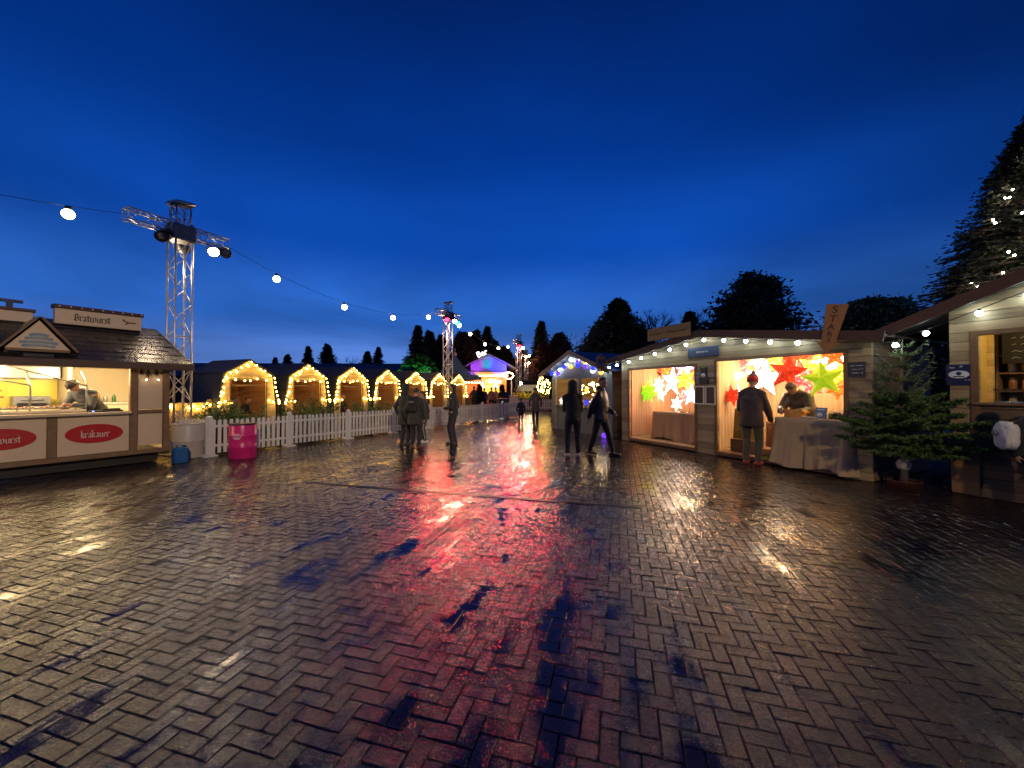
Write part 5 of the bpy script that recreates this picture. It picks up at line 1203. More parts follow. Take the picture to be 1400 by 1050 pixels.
# the tall decorated spruce on the right
big = conifer(21, 13.6, 5.2, 110000, .17, M_CON, bare=.04, power=.85, droop=.15, irr=.3)
bt = tree('decorated_spruce', 'very tall dark spruce with white fairy lights at the right edge', big, (21.6, 15.2, 0), 1, .4, None)
if 'group' in bt: del bt['group']
E_TW = emit('twinkle', (1,.84,.62), 60); TWB = bpy.data.meshes.new('twinkle'); _bm = bmesh.new(); bmesh.ops.create_icosphere(_bm, subdivisions=1, radius=.042); _bm.to_mesh(TWB); _bm.free(); TWB.materials.append(E_TW)
tl = thing('tree_lights', 'white fairy lights scattered over the tall dark spruce', 'string lights', (21.6, 15.2, 0), 0)
rnd = random.Random(14); wp = []
for k in range(95):
    z = rnd.uniform(4.3, 12.5); rr = 5.2*((1-z/13.6)/.96)**.85; a = rnd.uniform(R(165), R(275)); q = rr*rnd.uniform(.86,1.04); z2 = z-.15*q
    b_ = link('bulb', TWB, tl); b_.location = (q*math.cos(a), q*math.sin(a), z2); wp.append((q*.93*math.cos(a), q*.93*math.sin(a), z2))
wp.sort(key=lambda p: p[2]); MB().tube(wp[::1], .006, 3, cap=False).build('wire', M_BLACK, tl)
# pine bush showing over the end of the star stall
pb = conifer(33, 3.6, 1.5, 26000, .11, leafmat('pine_bush', (.12,.17,.085)), bare=.3, power=.45, droop=-.15, irr=.4)
tree('pine_bush', 'bushy pine showing above the right end of the star stall', pb, (9.75, 10.3, 0), 1.1, 0, None).pop('group', None)
# potted fir between the stalls: tiers of needled boughs, a bare leader above
def fir_pot():
    rnd = random.Random(8); lf = Leaf(); tr = MB()
    tr.tube([(0,0,.1),(.01,.0,.9),(-.02,.01,1.6),(.0,0,2.42)], [.05,.042,.028,.008], 8)
    def bough(z, a, L, rise, dens, curl=0.):
        d = Vector((math.cos(a), math.sin(a), 0)); side = Vector((-d.y, d.x, 0)); pts = []
        for i in range(9):
            f = i/8; pts.append(Vector((0,0,z))+d*L*f+Vector((0,0,rise*L*f+curl*L*f*f))+side*.03*L*math.sin(f*3+a))
        tr.tube([tuple(p) for p in pts], [.012*(1-.8*i/8) for i in range(9)], 5, cap=False)
        tws = [(pts, 1.0)]
        for i in range(1, 8):
            for sg in (-1, 1):
                tl_ = L*(.42*(1-i/9)+.08)*rnd.uniform(.7,1.1); p0 = pts[i]; dd = (d*.75+side*sg*.75+Vector((0,0,rnd.uniform(-.1,.2)))).normalized()
                tp = [p0+dd*tl_*j/5+Vector((0,0,-.05*tl_*(j/5)**2)) for j in range(6)]; tr.tube([tuple(p) for p in tp], [.005]*5+[.002], 4, cap=False); tws.append((tp, .85))
        for tp, ww in tws:
            seglen = (tp[-1]-tp[0]).length
            for k in range(int(seglen*dens)):
                f = rnd.random()*(len(tp)-1); i = min(int(f), len(tp)-2); c = tp[i]+(tp[i+1]-tp[i])*(f-i); dr = (tp[-1]-tp[0]).normalized()
                ax = Vector((rnd.gauss(0,1),rnd.gauss(0,1),rnd.gauss(0,.6)+.25)); nd = (dr*.75+ax*.55)
                lf.quad(c, nd, .006, .06*rnd.uniform(.7,1.2), rnd)
    for z, nb, L, rise in ((.58,6,.78,.05),(.68,7,.88,.08),(.80,6,.92,.14),(.94,6,.86,.2),(1.06,6,.80,.27),(1.2,5,.66,.34),(1.34,5,.48,.42)):
        a0 = rnd.uniform(0,6.28)
        for k in range(nb): bough(z+rnd.uniform(-.03,.03), a0+6.283*k/nb+rnd.uniform(-.25,.25), L*rnd.uniform(.75,1.08), rise, 620)
    for z, nb, L in ((1.52,4,.40),(1.74,4,.40),(1.96,4,.36),(2.14,3,.28),(2.28,3,.15)):
        a0 = rnd.uniform(0,6.28)
        for k in range(nb): bough(z, a0+6.283*k/nb+rnd.uniform(-.3,.3), L*rnd.uniform(.75,1.15), -.10, 75, .95)
    return tr.mesh('trunk', P('fir_bark', (.16,.15,.10), .8, var=.3, bump=.3)), lf.mesh('crown', M_FIR)
fx, fy = 6.32, 6.22
ft = tree('potted_fir', 'cut fir tree with full lower boughs and bare leader, between the two right stalls', fir_pot(), (fx, fy, .0), 1, 0, None); ft.pop('group', None)
t = MB(); t.lathe([(0,0),(.20,0),(.21,.12),(.215,.125),(.215,.14),(.19,.14),(.18,.10),(0,.10)], 20); t.build('pot', P('pot_maroon', (.07,.022,.018), .6), ft)
t = MB(); t.lathe([(.05,.30),(.085,.33),(.10,.40),(.07,.46),(.05,.47)], 12); t.build('sleeve', P('netting_pale', (.45,.45,.40), .7, bump=.5, bscale=200), ft)
# shrubs by the fence
def shrub(label, loc, s, seed, m=M_FIR):
    rnd = random.Random(seed); lf = Leaf(); tr = MB()
    for k in range(26):
        a = rnd.uniform(0,6.283); e_ = Vector((math.cos(a)*rnd.uniform(.2,.75), math.sin(a)*rnd.uniform(.2,.75), rnd.uniform(.45,1.05))); tr.tube([(0,0,0), tuple(e_*.55+Vector((0,0,.15))), tuple(e_)], [.015,.01,.004], 4, cap=False)
        for q in range(60):
            f = rnd.uniform(.3,1.05); c = Vector((e_.x*f, e_.y*f, e_.z*f+.12*f*(1-f))); lf.quad(c+Vector((rnd.gauss(0,.05),rnd.gauss(0,.05),rnd.gauss(0,.03))), e_+Vector((rnd.gauss(0,.6),rnd.gauss(0,.6),rnd.gauss(0,.5))), .015, .10, rnd)
    o = thing('fir_shrub', label, 'shrub', loc, 0, 'shrubs behind the picket fence'); o.scale = (s,)*3; link('stems', tr.mesh('stems', M_BARK), o); link('foliage', lf.mesh('foliage', m), o)
shrub('green fir shrub over the fence near the plastic barrel', (-8.0, 10.35, 0), 1.15, 1); shrub('green fir shrub beside the magenta drum behind the fence', (-7.35, 10.75, 0), 1.05, 2); shrub('fir bough shrub leaning at the second hut doorway', (-6.75, 12.9, 0), 1.3, 3); shrub('low fir shrub by the third hut', (-5.7, 15.0, 0), 1.0, 4); shrub('low fir shrub by the fourth hut', (-4.9, 16.9, 0), 1.0, 5)
for i, (u, Y, lb) in enumerate(((656,27,'dark triangular shrub in front of the bar, left'),(686,27.5,'dark slim shrub in front of the bar, right'))):
    p = at(u, Y); tree('clipped_conifer', lb, conifer(60+i, 1.9, .55-.2*i, 2600, .14, M_CON, bare=.05), p, 1, 0, 'clipped conifers before the bar')
# green-lit bush and blue-white lit bush behind the huts
GB = conifer(70, 3.6, 1.5, 3600, .3, M_DEC, bare=.1, power=.4, droop=-.2, irr=.4)
p = at(571, 33); tree('lit_bush', 'bush lit bright green behind the fifth hut', GB, (p[0],p[1],.9), 1, 0, 'coloured-lit bushes')
p = at(581, 33.5); tree('lit_bush', 'narrow bush lit blue-white beside the green one', GB, (p[0],p[1],1.2), .82, 1, 'coloured-lit bushes')
spot('green_lamp', (at(571,30)[0], 30, 1.0), (at(571,33)[0], 33, 3.0), 1500, (.03,1,.18), R(60), .5)
spot('white_lamp', (at(581,31.5)[0], 31.5, 2.4), (at(581,33.5)[0], 33.5, 3.4), 500, (.6,.8,1), R(45), .5)
# pointed marquee
mq = thing('marquee', 'grey-green pointed marquee tent left of the lit bar', 'tent', (*at(622, 30)[:2], 0), R(20))
M_TENT = P('tent_cloth', (.16,.24,.23), .6, var=.1)
t = MB(); prof = [(2.35,2.55),(1.7,2.75),(1.1,3.1),(.55,3.6),(.12,4.15),(.05,4.2)]
t.lathe(prof, 4, Matrix.Rotation(R(45),4,'Z'), False); t.build('canopy', M_TENT, mq); t = MB(); t.lathe([(2.36,2.3),(2.36,2.55)], 4, Matrix.Rotation(R(45),4,'Z'), False); t.build('valance', M_TENT, mq)
for sx in (-1,1):
    for sy in (-1,1): MB().tube([(sx*1.62,sy*1.62,0),(sx*1.62,sy*1.62,2.5)], .035, 6).build('leg', M_ALU, mq)
MB().lathe([(.0,4.18),(.14,4.2),(.12,4.42),(.04,4.5),(.03,4.75),(0,4.8)], 10).build('finial', M_CREAM, mq)
# the brightly lit bar
BY = 30.5
BR = thing('bar_chalet', 'colourfully lit chalet bar with white roof sign at the far end', 'bar', (*at(668, BY)[:2], 0), R(6))
t = MB(); t.box(-1.42,1.42,0,3,0,2.95); t.build('lower_wall', P('bar_orange', (.55,.26,.07), .6), BR)
t = MB(); t.prism([(-1.42,2.951),(1.42,2.951),(1.42,3.55),(0,4.28),(-1.42,3.55)], 0, 3); t.build('gable', P('bar_gable', (.42,.40,.5), .6), BR)
t = MB(); slab(t, -2.0, 3.28, 0, 4.32, -.7, 3.2, .05); slab(t, 2.25, 3.18, 0, 4.32, 3.2, -.7, -.05); t.build('roof', P('bar_roof', (.25,.22,.26), .6), BR)
t = MB(); t.box(-.42,.05,-.03,-.001,3.25,3.95); t.build('gable_door', P('bar_teal', (.1,.5,.4), .5), BR)
t = MB(); t.bbox(-1.6,1.5,-.5,.0,2.62,2.94); t.build('canopy', P('bar_canopy', (.7,.5,.25), .5), BR)
E_BULB2 = emit('bar_bulb', (1,.62,.25), 40); mB = bpy.data.meshes.new('bar_bulb'); _bm = bmesh.new(); bmesh.ops.create_icosphere(_bm, subdivisions=1, radius=.05); _bm.to_mesh(mB); _bm.free(); mB.materials.append(E_BULB2)
for k in range(16): b_ = link('canopy_bulb', mB, BR); b_.location = (-1.5+k*.195, -.56, 2.62)
t = MB(); t.box(-1.2,1.2,-.05,-.001,1.15,1.9); t.build('back_bar', emit('bar_amber', (1,.36,.03), 1.6, (.5,.3,.1)), BR)
t = MB(); t.bbox(-1.5,1.4,-.75,-.3,0,1.05); t.build('counter', P('bar_counter', (.5,.22,.08), .5), BR)
for x in (-.55,.55): MB().lathe([(.05,2.05),(.22,1.72),(.2,1.70),(.04,2.0)], 14, Matrix.Translation((x,-.5,0))).build('lamp_shade', emit('bar_shade_%d'%int(x*10), (1,.68,.32), 14), BR)
for i, x in enumerate((.1,.45,.8)):
    MB().bbox(x-.14,x+.14,-.62,-.55,2.1,2.26).build('light_box', emit('bar_white_box', (1,.9,.95), 10) if i == 0 else MATS['bar_white_box'], BR)
t = MB(); t.box(-.1,1.1,-.60,-.53,2.28,2.42); t.build('red_band', emit('bar_redband', (1,.01,.015), 3), BR)
rr = random.Random(3); t = MB(); squiggle(t, -1.2, .0, 2.25, .3, -.03, rr, 16, .03); t.build('lettering', emit('bar_redscript', (1,.06,.02), 3), BR)
t = MB(); text_mb('Bar', .62, t, Matrix.Translation((-.55,-.75,4.36)) @ Matrix.Rotation(R(-24),4,'Y'), .06); t.build('roof_sign', emit('bar_sign', (1,.93,.98), 5), BR)
for x in (1.75,-1.75):
    MB().tube([(x,-.8,0),(x,-.8,2.4)], .04, 6).build('post', M_WHITE, BR)
for k in range(14): b_ = link('canopy_bulb', mB, BR); b_.location = (1.55+.35*math.cos(k*.45), -.6, 2.65+.25*math.sin(k*.45))
def bar_pt(x,y,z):
    c, s = math.cos(R(6)), math.sin(R(6)); o = BR.location; return (o.x+x*c-y*s, o.y+x*s+y*c, z)
spot('violet_lamp', bar_pt(-1.3,-1.6,2.7), bar_pt(-1.1,0,3.5), 220, (.45,.03,1), R(60), .7); spot('teal_lamp', bar_pt(-.2,-1.4,2.8), bar_pt(-.15,0,3.7), 60, (.05,1,.7), R(40), .7); spot('blue_lamp', bar_pt(1.0,-1.6,2.7), bar_pt(.9,0,3.4), 600, (.01,.03,1), R(70), .7)
point('bar_lamp', bar_pt(0,-1.0,1.9), 70, (1,.6,.25))
os_ = thing('snack_booth', 'small orange-lit snack booth between the marquee and the bar', 'booth', (*at(645, 28.6)[:2], 0), R(8))
t = MB(); t.box(-.7,.7,.6,.66,0,2.1); t.box(-.7,-.64,0,.6,0,2.1); t.box(.64,.7,0,.6,0,2.1); t.build('wall', P('booth_orange', (.6,.22,.08), .6), os_); t = MB(); t.bbox(-.8,.8,-.12,.1,.0,.95); t.build('counter', M_POST, os_); t = MB(); t.bbox(-.9,.9,-.35,.75,2.1,2.2); t.build('roof', P('booth_red', (.45,.05,.05), .6), os_)
for k in range(9): b_ = link('canopy_bulb', mB, os_); b_.location = (-.8+k*.2, -.38, 2.08)
point('booth_lamp', (at(645,28.4)[0], 28.6, 1.7), 22, (1,.45,.15))
# far planters, wreath arch and dark car-like kiosk between fences
pl = thing('flower_planter', 'long planter of yellow-lit flowers behind the distant fence', 'planter', (*at(726,31)[:2], 0), 0); t = MB(); t.bbox(-1.4,1.4,-.2,.2,0,.8); t.build('box', M_DARKW, pl)
lf = Leaf(); rnd = random.Random(5)
for k in range(1500): lf.quad(Vector((rnd.uniform(-1.4,1.4),rnd.uniform(-.3,.3),.8+abs(rnd.gauss(0,.2)))), Vector((rnd.gauss(0,.5),rnd.gauss(0,.5),.8)), .05, .16, rnd)
link('flowers', lf.mesh('flowers', leafmat('yellow_flower', (.35,.30,.04))), pl); point('planter_lamp', (at(724,30)[0], 30.2, 1.6), 30, (1,.8,.35))
lw2 = thing('light_wreath', 'large golden light wreath standing behind the distant fence', 'wreath', (*at(745,29)[:2], 1.75), 0); t = MB(); t.tube([(.42*math.cos(a),0,.52*math.sin(a)) for a in [i*math.pi/14 for i in range(29)]], .10, 7); t.tube([(0,0,-.5),(0,0,-1.75)], .03, 6); t.build('ring', MATS['fir_green'], lw2)
for k in range(60):
    a = rnd.uniform(0,6.28); q = rnd.uniform(.3,1.1); b_ = link('bulb', BULB, lw2); b_.location = (.42*q*math.cos(a), -.1, .55*q*math.sin(a))
kk = thing('dark_kiosk', 'low dark kiosk in front of the russet-lit trees', 'kiosk', (*at(726,36)[:2], 0), 0); t = MB(); t.box(-1.6,1.6,0,1.6,0,2.3); t.build('wall', M_DARK, kk); t = MB(); t.bbox(-1.8,1.8,-.3,1.8,2.302,2.42); t.build('roof', M_BLACK, kk); t = MB(); t.box(-1.3,1.3,-.03,-.001,1.4,2.0); t.build('window', M_STEEL, kk)
cb_ = thing('sign_cube', 'pale notice cube at the start of the distant fence', 'box', (*at(702,27.6)[:2], 0), R(5)); t = MB(); t.bbox(-.28,.28,-.28,.28,0,1.1,.02); t.build('body', M_CREAMW, cb_); MB().bbox(-.31,.31,-.31,.31,1.102,1.14).build('lid', M_WHITE, cb_)
nb = thing('bin', 'tall navy bin before the bar counter', 'bin', (*at(693,28)[:2], 0), 0); t = MB(); t.bbox(-.24,.24,-.24,.24,0,1.35,.02); t.build('body', MATS['navy_plastic'], nb); MB().bbox(-.26,.26,-.26,.26,1.352,1.40).build('lid', M_NAVY, nb)
# ---------------------------------------------------------------- people
M_SKIN = P('skin', (.52,.30,.21), .5, var=.08, scale=20)
M_SKIND = P('skin_shaded', (.40,.22,.15), .5, var=.08, scale=20)
M_EYE = P('eye_dark', (.02,.015,.012), .2); M_LIP = P('lip', (.35,.12,.10), .5)
def cap_(mb, a, ra, b, rb, n=12, fl=1.0, side=None):
    """tapered limb with round ends, overlapping shapes are fused afterwards"""
    a = Vector(a); b = Vector(b); d = b-a
    if d.length < 1e-6: d = Vector((0,0,1e-4))
    L = d.length; d.normalize(); ref = side or (Vector((1,0,0)) if abs(d.x) < .9 else Vector((0,1,0)))
    x = (ref-d*ref.dot(d)).normalized(); y = d.cross(x); rings = []
    for k in range(4): th = -math.pi/2+math.pi/2*k/4; rings.append((a+d*ra*math.sin(th), ra*math.cos(th)))
    rings.append((a, ra)); rings.append((b, rb))
    for k in range(1, 5): th = math.pi/2*k/4; rings.append((b+d*rb*math.sin(th), max(rb*math.cos(th), 1e-4)))
    rings[0] = (rings[0][0], 1e-4); vs = []; fs = []
    for c, r in rings:
        for k in range(n): an = 2*math.pi*k/n; vs.append(c+x*r*math.cos(an)+y*r*fl*math.sin(an))
    for i in range(len(rings)-1):
        for k in range(n): fs.append((i*n+k, i*n+(k+1)%n, (i+1)*n+(k+1)%n, (i+1)*n+k))
    fs.append(tuple(range(n))[::-1]); fs.append(tuple((len(rings)-1)*n+k for k in range(n)))
    return mb.add(vs, fs, True)
def rings_(mb, L, n=20):
    """stack of ellipses (centre, right-vector, rx, forward-vector, ry)"""
    vs = []; fs = []
    for c, xr, rx, fw, ry in L:
        for k in range(n): an = 2*math.pi*k/n; vs.append(Vector(c)+xr*rx*math.cos(an)+fw*ry*math.sin(an))
    for i in range(len(L)-1):
        for k in range(n): fs.append((i*n+k, i*n+(k+1)%n, (i+1)*n+(k+1)%n, (i+1)*n+k))
    fs.append(tuple(range(n))[::-1]); fs.append(tuple((len(L)-1)*n+k for k in range(n)))
    return mb.add(vs, fs, True)
TMP = bpy.data.scenes.new('workbench')
def fuse(mb, name, m, vox, smooth=4, fold=0., seed=0, fs=9.):
    me = mb.mesh(name, m); ob = bpy.data.objects.new(name, me); TMP.collection.objects.link(ob)
    md = ob.modifiers.new('r', 'REMESH'); md.mode = 'VOXEL'; md.voxel_size = vox; md.use_smooth_shade = True
    if smooth: s = ob.modifiers.new('s', 'SMOOTH'); s.iterations = smooth; s.factor = .5
    
    with bpy.context.temp_override(scene=TMP, view_layer=TMP.view_layers[0]):
        dg = bpy.context.evaluated_depsgraph_get(); nm = bpy.data.meshes.new_from_object(ob.evaluated_get(dg))
    bpy.data.objects.remove(ob); bpy.data.meshes.remove(me); nm.name = name
    if fold:
        off = Vector((seed*3.1, seed*1.7, 0))
        for v in nm.vertices:
            p = v.co; d = mnoise.noise(Vector((p.x*fs, p.y*fs, p.z*fs*.8))+off)*fold + mnoise.noise(Vector((p.x*fs*2.3, p.y*fs*2.3, p.z*fs*2.6))+off)*fold*.5
            v.co = p+v.normal*d
    nm.materials.clear(); nm.materials.append(m)
    for p in nm.polygons: p.use_smooth = True
    return nm
def ik(a, b, l1, l2, pole):
    a = Vector(a); b = Vector(b); d = b-a; L = min(d.length, (l1+l2)*.999); d.normalize(); b = a+d*L
    k = (l1*l1-l2*l2+L*L)/(2*L); h = math.sqrt(max(0, l1*l1-k*k)); p = Vector(pole); p = (p-d*p.dot(d)).normalized()
    return a+d*k+p*h, b
CLOTH = {}
def clo(name, c, rough=.75):
    if name not in MATS: P(name, c, rough, var=.25, scale=9, bump=.25, bscale=70, sheen=.15)
    return MATS[name]
def person(label, loc, face, H=1.75, lean=0, head=(0,0), hands=None, feet=None, coat='coat_black', coatc=(.02,.02,.022), trou='trouser_black', trouc=(.018,.018,.022), shoe=(.03,.025,.025), hair=(.05,.03,.02), hairlen=0, hat=None, hood=False, coatlen=.0, seat=None, build=1.0, puffy=0., skin=None, vox=.016, fingers=True, group=None, extra=None, rough=.75, knees=None):
    """local frame: +y is where the person faces, +x is their right"""
    o = thing('person', label, 'person', loc, R(face)-math.pi/2, group); skin = skin or M_SKIN; k = H
    X = Vector((1,0,0)); hipz = .515*k if seat is None else seat
    le = R(lean); up = Vector((0, math.sin(le), math.cos(le))); fw = Vector((0, math.cos(le), -math.sin(le)))
    hip = Vector((0, -.0, hipz+.01*k)); bs = build
    if lean > 5 and seat is None: hip = hip+Vector((0,-.10*k*math.sin(le),-.01*k))
    P_ = lambda h, f=0: hip+up*(h*k)+fw*(f*k)
    waist, chest, shl, neck = P_(.09), P_(.20), P_(.295), P_(.345,.0)
    hd = head[0]; hup = Vector((0, math.sin(le+R(hd)), math.cos(le+R(hd)))); hf = Vector((0, math.cos(le+R(hd)), -math.sin(le+R(hd)))); tq = Matrix.Rotation(R(head[1]), 3, hup); hx = tq @ X; hfw = tq @ hf
    hc = neck+hup*.078*k+hfw*.015*k
    sh = {s: shl+X*s*.100*k*bs-up*.034*k for s in (-1,1)}; hj = {s: hip+X*s*.052*k for s in (-1,1)}
    feet = feet or {-1: (-.075*k, .0, 0), 1: (.075*k, .0, 0)}
    if seat is None:
        st_ = max(abs(feet[s][1]) for s in (-1,1)); hipz = min(hipz, math.sqrt((.482*k)**2-st_*st_)+.035*k); hip.z = hipz
    ank = {s: Vector((feet[s][0], feet[s][1], .045*k+feet[s][2])) for s in (-1,1)}
    knee = {}; 
    for s in (-1,1): knee[s], ank[s] = ik(hj[s], ank[s], .245*k, .245*k, (0.12*s,1,.05) if knees is None else knees)
    hands = hands or {}
    hp = {}; elb = {}
    for s in (-1,1):
        h_ = hands.get(s, (s*.155*k, .03, hipz-.02*k)); hp[s] = Vector(h_)
        elb[s], hp[s] = ik(sh[s], hp[s], .172*k, .150*k, (s*.6,-1,-.25))
    # one continuous body
    b = MB()
    rings_(b, [(hip-up*.05*k, X, .075*k*bs, fw, .06*k), (hip, X, .088*k*bs, fw, .066*k), (waist, X, .074*k*bs, fw, .055*k), (chest, X, .088*k*bs, fw, .062*k), (shl-up*.045*k, X, .090*k*bs, fw, .05*k), (shl+up*.0*k, X, .055*k, fw, .036*k)])
    cap_(b, neck-up*.05*k, .032*k, hc-hup*.03*k, .029*k)
    hr = .5*.132*k
    rings_(b, [(hc+hup*hr*z_-hfw*hr*(.05 if z_ > -.4 else -.18), hx, hr*wx, hfw, hr*wy) for z_, wx, wy in ((-.98,.22,.28),(-.88,.42,.50),(-.6,.60,.72),(-.25,.70,.84),(.1,.74,.92),(.45,.72,.92),(.75,.54,.70),(.93,.28,.38),(.99,.06,.08))], 18)
    cap_(b, hc+hfw*hr*.82+hup*hr*.05, hr*.07, hc+hfw*hr*1.02-hup*hr*.22, hr*.13, 8)
    for s in (-1,1): cap_(b, hc+hx*s*hr*.72+hup*hr*.06, hr*.12, hc+hx*s*hr*.74-hup*hr*.18, hr*.09, 8)
    for s in (-1,1):
        cap_(b, sh[s], .034*k, elb[s], .024*k); cap_(b, elb[s], .025*k, hp[s], .017*k)
        cap_(b, hj[s], .05*k, knee[s], .032*k); cap_(b, knee[s], .033*k, ank[s], .022*k)
        cap_(b, ank[s], .021*k, ank[s]+Vector((0,.012*k,-.018*k)), .018*k)
        d = (hp[s]-elb[s]).normalized(); inn = Vector((-s,.25,0)); inn = (inn-d*inn.dot(d)).normalized(); wd = d.cross(inn)*s
        pm = hp[s]+d*.045*k
        cap_(b, hp[s], .014*k, pm, .017*k, 10, .6, wd)
        if fingers:
            for q, (o_, l_) in enumerate(((-.0155,.040),(-.0052,.046),(.0052,.043),(.0150,.034))):
                f0 = pm+wd*o_*k+d*.008*k; f1 = f0+(d*.85+inn*.35)*l_*.55*k; f2 = f1+(d*.35+inn*.8).normalized()*l_*.5*k
                cap_(b, f0, .0052*k, f1, .005*k, 7); cap_(b, f1, .005*k, f2, .0042*k, 7)
            t0 = hp[s]+d*.018*k-wd*.014*k; t1 = t0+(d*.6-wd*.55+inn*.4).normalized()*.028*k; cap_(b, t0, .0065*k, t1, .0055*k, 7); cap_(b, t1, .0055*k, t1+(d*.8+inn*.5).normalized()*.02*k, .0048*k, 7)
        else: cap_(b, pm, .016*k, pm+d*.03*k+inn*.02*k, .010*k, 8)
    link('body', fuse(b, 'body', skin, vox*.72 if fingers else vox, 2), o)
    e_ = MB()
    for s in (-1,1): e_.ball(hc+hfw*hr*.84+hx*s*hr*.30+hup*hr*.05, hr*.085, n=1)
    link('eyes', e_.mesh('eyes', M_EYE), o)
    e_ = MB(); cap_(e_, hc+hfw*hr*.84-hup*hr*.50-hx*hr*.18, hr*.06, hc+hfw*hr*.84-hup*hr*.50+hx*hr*.18, hr*.06, 6); link('mouth', e_.mesh('mouth', M_LIP), o)
    # trousers
    t = MB(); g_ = .010*k+.004
    rings_(t, [(hip-up*.055*k, X, .085*k*bs, fw, .068*k), (hip, X, .094*k*bs, fw, .074*k), (waist, X, .082*k*bs, fw, .062*k)])
    for s in (-1,1):
        cap_(t, hj[s]-up*.01*k, .058*k*bs, knee[s], .042*k); cap_(t, knee[s], .042*k, ank[s]+(knee[s]-ank[s]).normalized()*.012*k, .034*k)
    link('trousers', fuse(t, 'trousers', clo(trou, trouc), vox, 3, .008, seed=H), o)
    # coat
    c = MB(); pf = puffy; cl = coatlen
    low = hip-Vector((0,0,1))*(.02+cl)*k if cl else hip-up*.03*k
    rings_(c, [(low, X, (.104+.10*cl)*k*bs+pf, fw, (.084+.10*cl)*k+pf), (hip, X, .103*k*bs+pf, fw, .083*k+pf), (waist, X, .094*k*bs+pf, fw, .074*k+pf), (chest, X, .103*k*bs+pf, fw, .078*k+pf), (shl-up*.055*k, X, .100*k*bs, fw, .068*k), (shl-up*.012*k, X, .080*k, fw, .056*k), (shl+up*.02*k, X, .055*k, fw, .046*k), (neck-up*.005*k, X, .042*k, fw, .04*k)])
    for s in (-1,1):
        cap_(c, sh[s]-X*s*.012*k-up*.008*k, .044*k+pf*.4, elb[s], .036*k+pf*.5); cap_(c, elb[s], .036*k+pf*.5, hp[s]-(hp[s]-elb[s]).normalized()*.008*k, .027*k+pf*.4)
    for s in (-1,1): cap_(c, neck-up*.035*k+X*s*.02*k, .036*k, sh[s]+up*.004*k, .038*k)
    if hood: cap_(c, neck+fw*-.035*k-X*.03*k, .036*k, neck+fw*-.035*k+X*.03*k, .036*k)
    link('coat', fuse(c, 'coat', clo(coat, coatc, rough), vox, 3, .010, seed=H*2, fs=8), o)
    # shoes
    for s in (-1,1):
        s_ = MB()
        yaw = feet[s][3] if len(feet[s]) > 3 else s*8; q = Matrix.Rotation(R(-yaw),3,'Z'); fd = q @ Vector((0,1,0)); a = Vector((ank[s].x, ank[s].y, feet[s][2]))
        cap_(s_, a+Vector((0,0,.035))-fd*.03*k, .030*k*1.0, a+fd*.085*k+Vector((0,0,.026)), .026*k, 10, .9); cap_(s_, a+Vector((0,0,.06)), .032*k, a+Vector((0,0,.03)), .03*k, 10)
        sm = fuse(s_, 'shoe', clo('shoe_%d_%d' % (int(shoe[0]*999), int(shoe[1]*999)), shoe, .45), vox*.8, 2)
        for v in sm.vertices: v.co.z = max(v.co.z, feet[s][2]+.002)
        link('shoe', sm, o)
    # hair / hat
    h = MB()
    if hair:
        rings_(h, [(hc+hup*hr*z_-hfw*hr*off, hx, hr*wx, hfw, hr*wy) for z_, wx, wy, off in ((-.35,.62,.45,.48),(.0,.80,.72,.30),(.35,.82,.86,.16),(.62,.74,.84,.08),(.88,.52,.60,.05),(1.06,.16,.2,.05))], 18)
        if hairlen: cap_(h, hc-hfw*hr*.35, hr*.72, hc-hup*hairlen*k-hfw*hr*.55, hr*.5)
        link('hair', fuse(h, 'hair', clo('hair_%d'%int(hair[0]*1000), hair, .5), vox*.7, 2, .006, seed=3, fs=30), o)
    if hat:
        kind, c1, c2 = hat; h = MB()
        if kind == 'beanie':
            rings_(h, [(hc+hup*hr*z_-hfw*hr*.06, hx, hr*wx, hfw, hr*wy) for z_, wx, wy in ((-.1,.84,1.02),(.42,.86,1.04),(.46,.82,1.0),(.85,.72,.86),(1.15,.46,.55),(1.28,.12,.14))], 20)
            ho = link('beanie', fuse(h, 'beanie', clo('beanie_c', c1), vox*.6, 2, .004, fs=40), o)
            h = MB(); h.ball(hc+hup*hr*1.38-hfw*hr*.1, hr*.36, n=2); link('pompom', h.mesh('pompom', clo('pom_c', c1)), ho)
            h = MB(); rings_(h, [(hc+hup*hr*z_-hfw*hr*.06, hx, hr*.88, hfw, hr*1.06) for z_ in (-.28,.0,.34,.52)], 20); link('turn_up', h.mesh('turn_up', clo('turnup_c', c2)), ho)
        elif kind == 'hood':
            rings_(h, [(hc+hup*hr*z_-hfw*hr*.22, hx, hr*wx, hfw, hr*wy) for z_, wx, wy in ((-1.75,1.25,1.0),(-1.2,1.05,1.0),(-.5,1.0,1.02),(.2,1.02,1.05),(.8,.85,.92),(1.15,.45,.5),(1.25,.1,.1))], 20)
            link('hood', fuse(h, 'hood', clo(coat, coatc), vox*.8, 2, .006, seed=2), o)
        elif kind == 'cap':
            rings_(h, [(hc+hup*hr*z_-hfw*hr*.06, hx, hr*wx, hfw, hr*wy) for z_, wx, wy in ((.25,.80,.98),(.6,.78,.95),(.9,.55,.66),(1.08,.1,.12))], 20); cap_(h, hc+hup*hr*.3+hfw*hr*.9-hx*hr*.3, hr*.1, hc+hup*hr*.3+hfw*hr*.9+hx*hr*.3, hr*.1, 8)
            link('cap', fuse(h, 'cap', clo('cap_c', c1), vox*.6, 2), o)
    if extra: extra(o, dict(hip=hip, up=up, fw=fw, X=X, chest=chest, waist=waist, shl=shl, neck=neck, hc=hc, hr=hr, k=k, sh=sh, hp=hp, knee=knee, ank=ank, hj=hj, elb=elb))
    return o
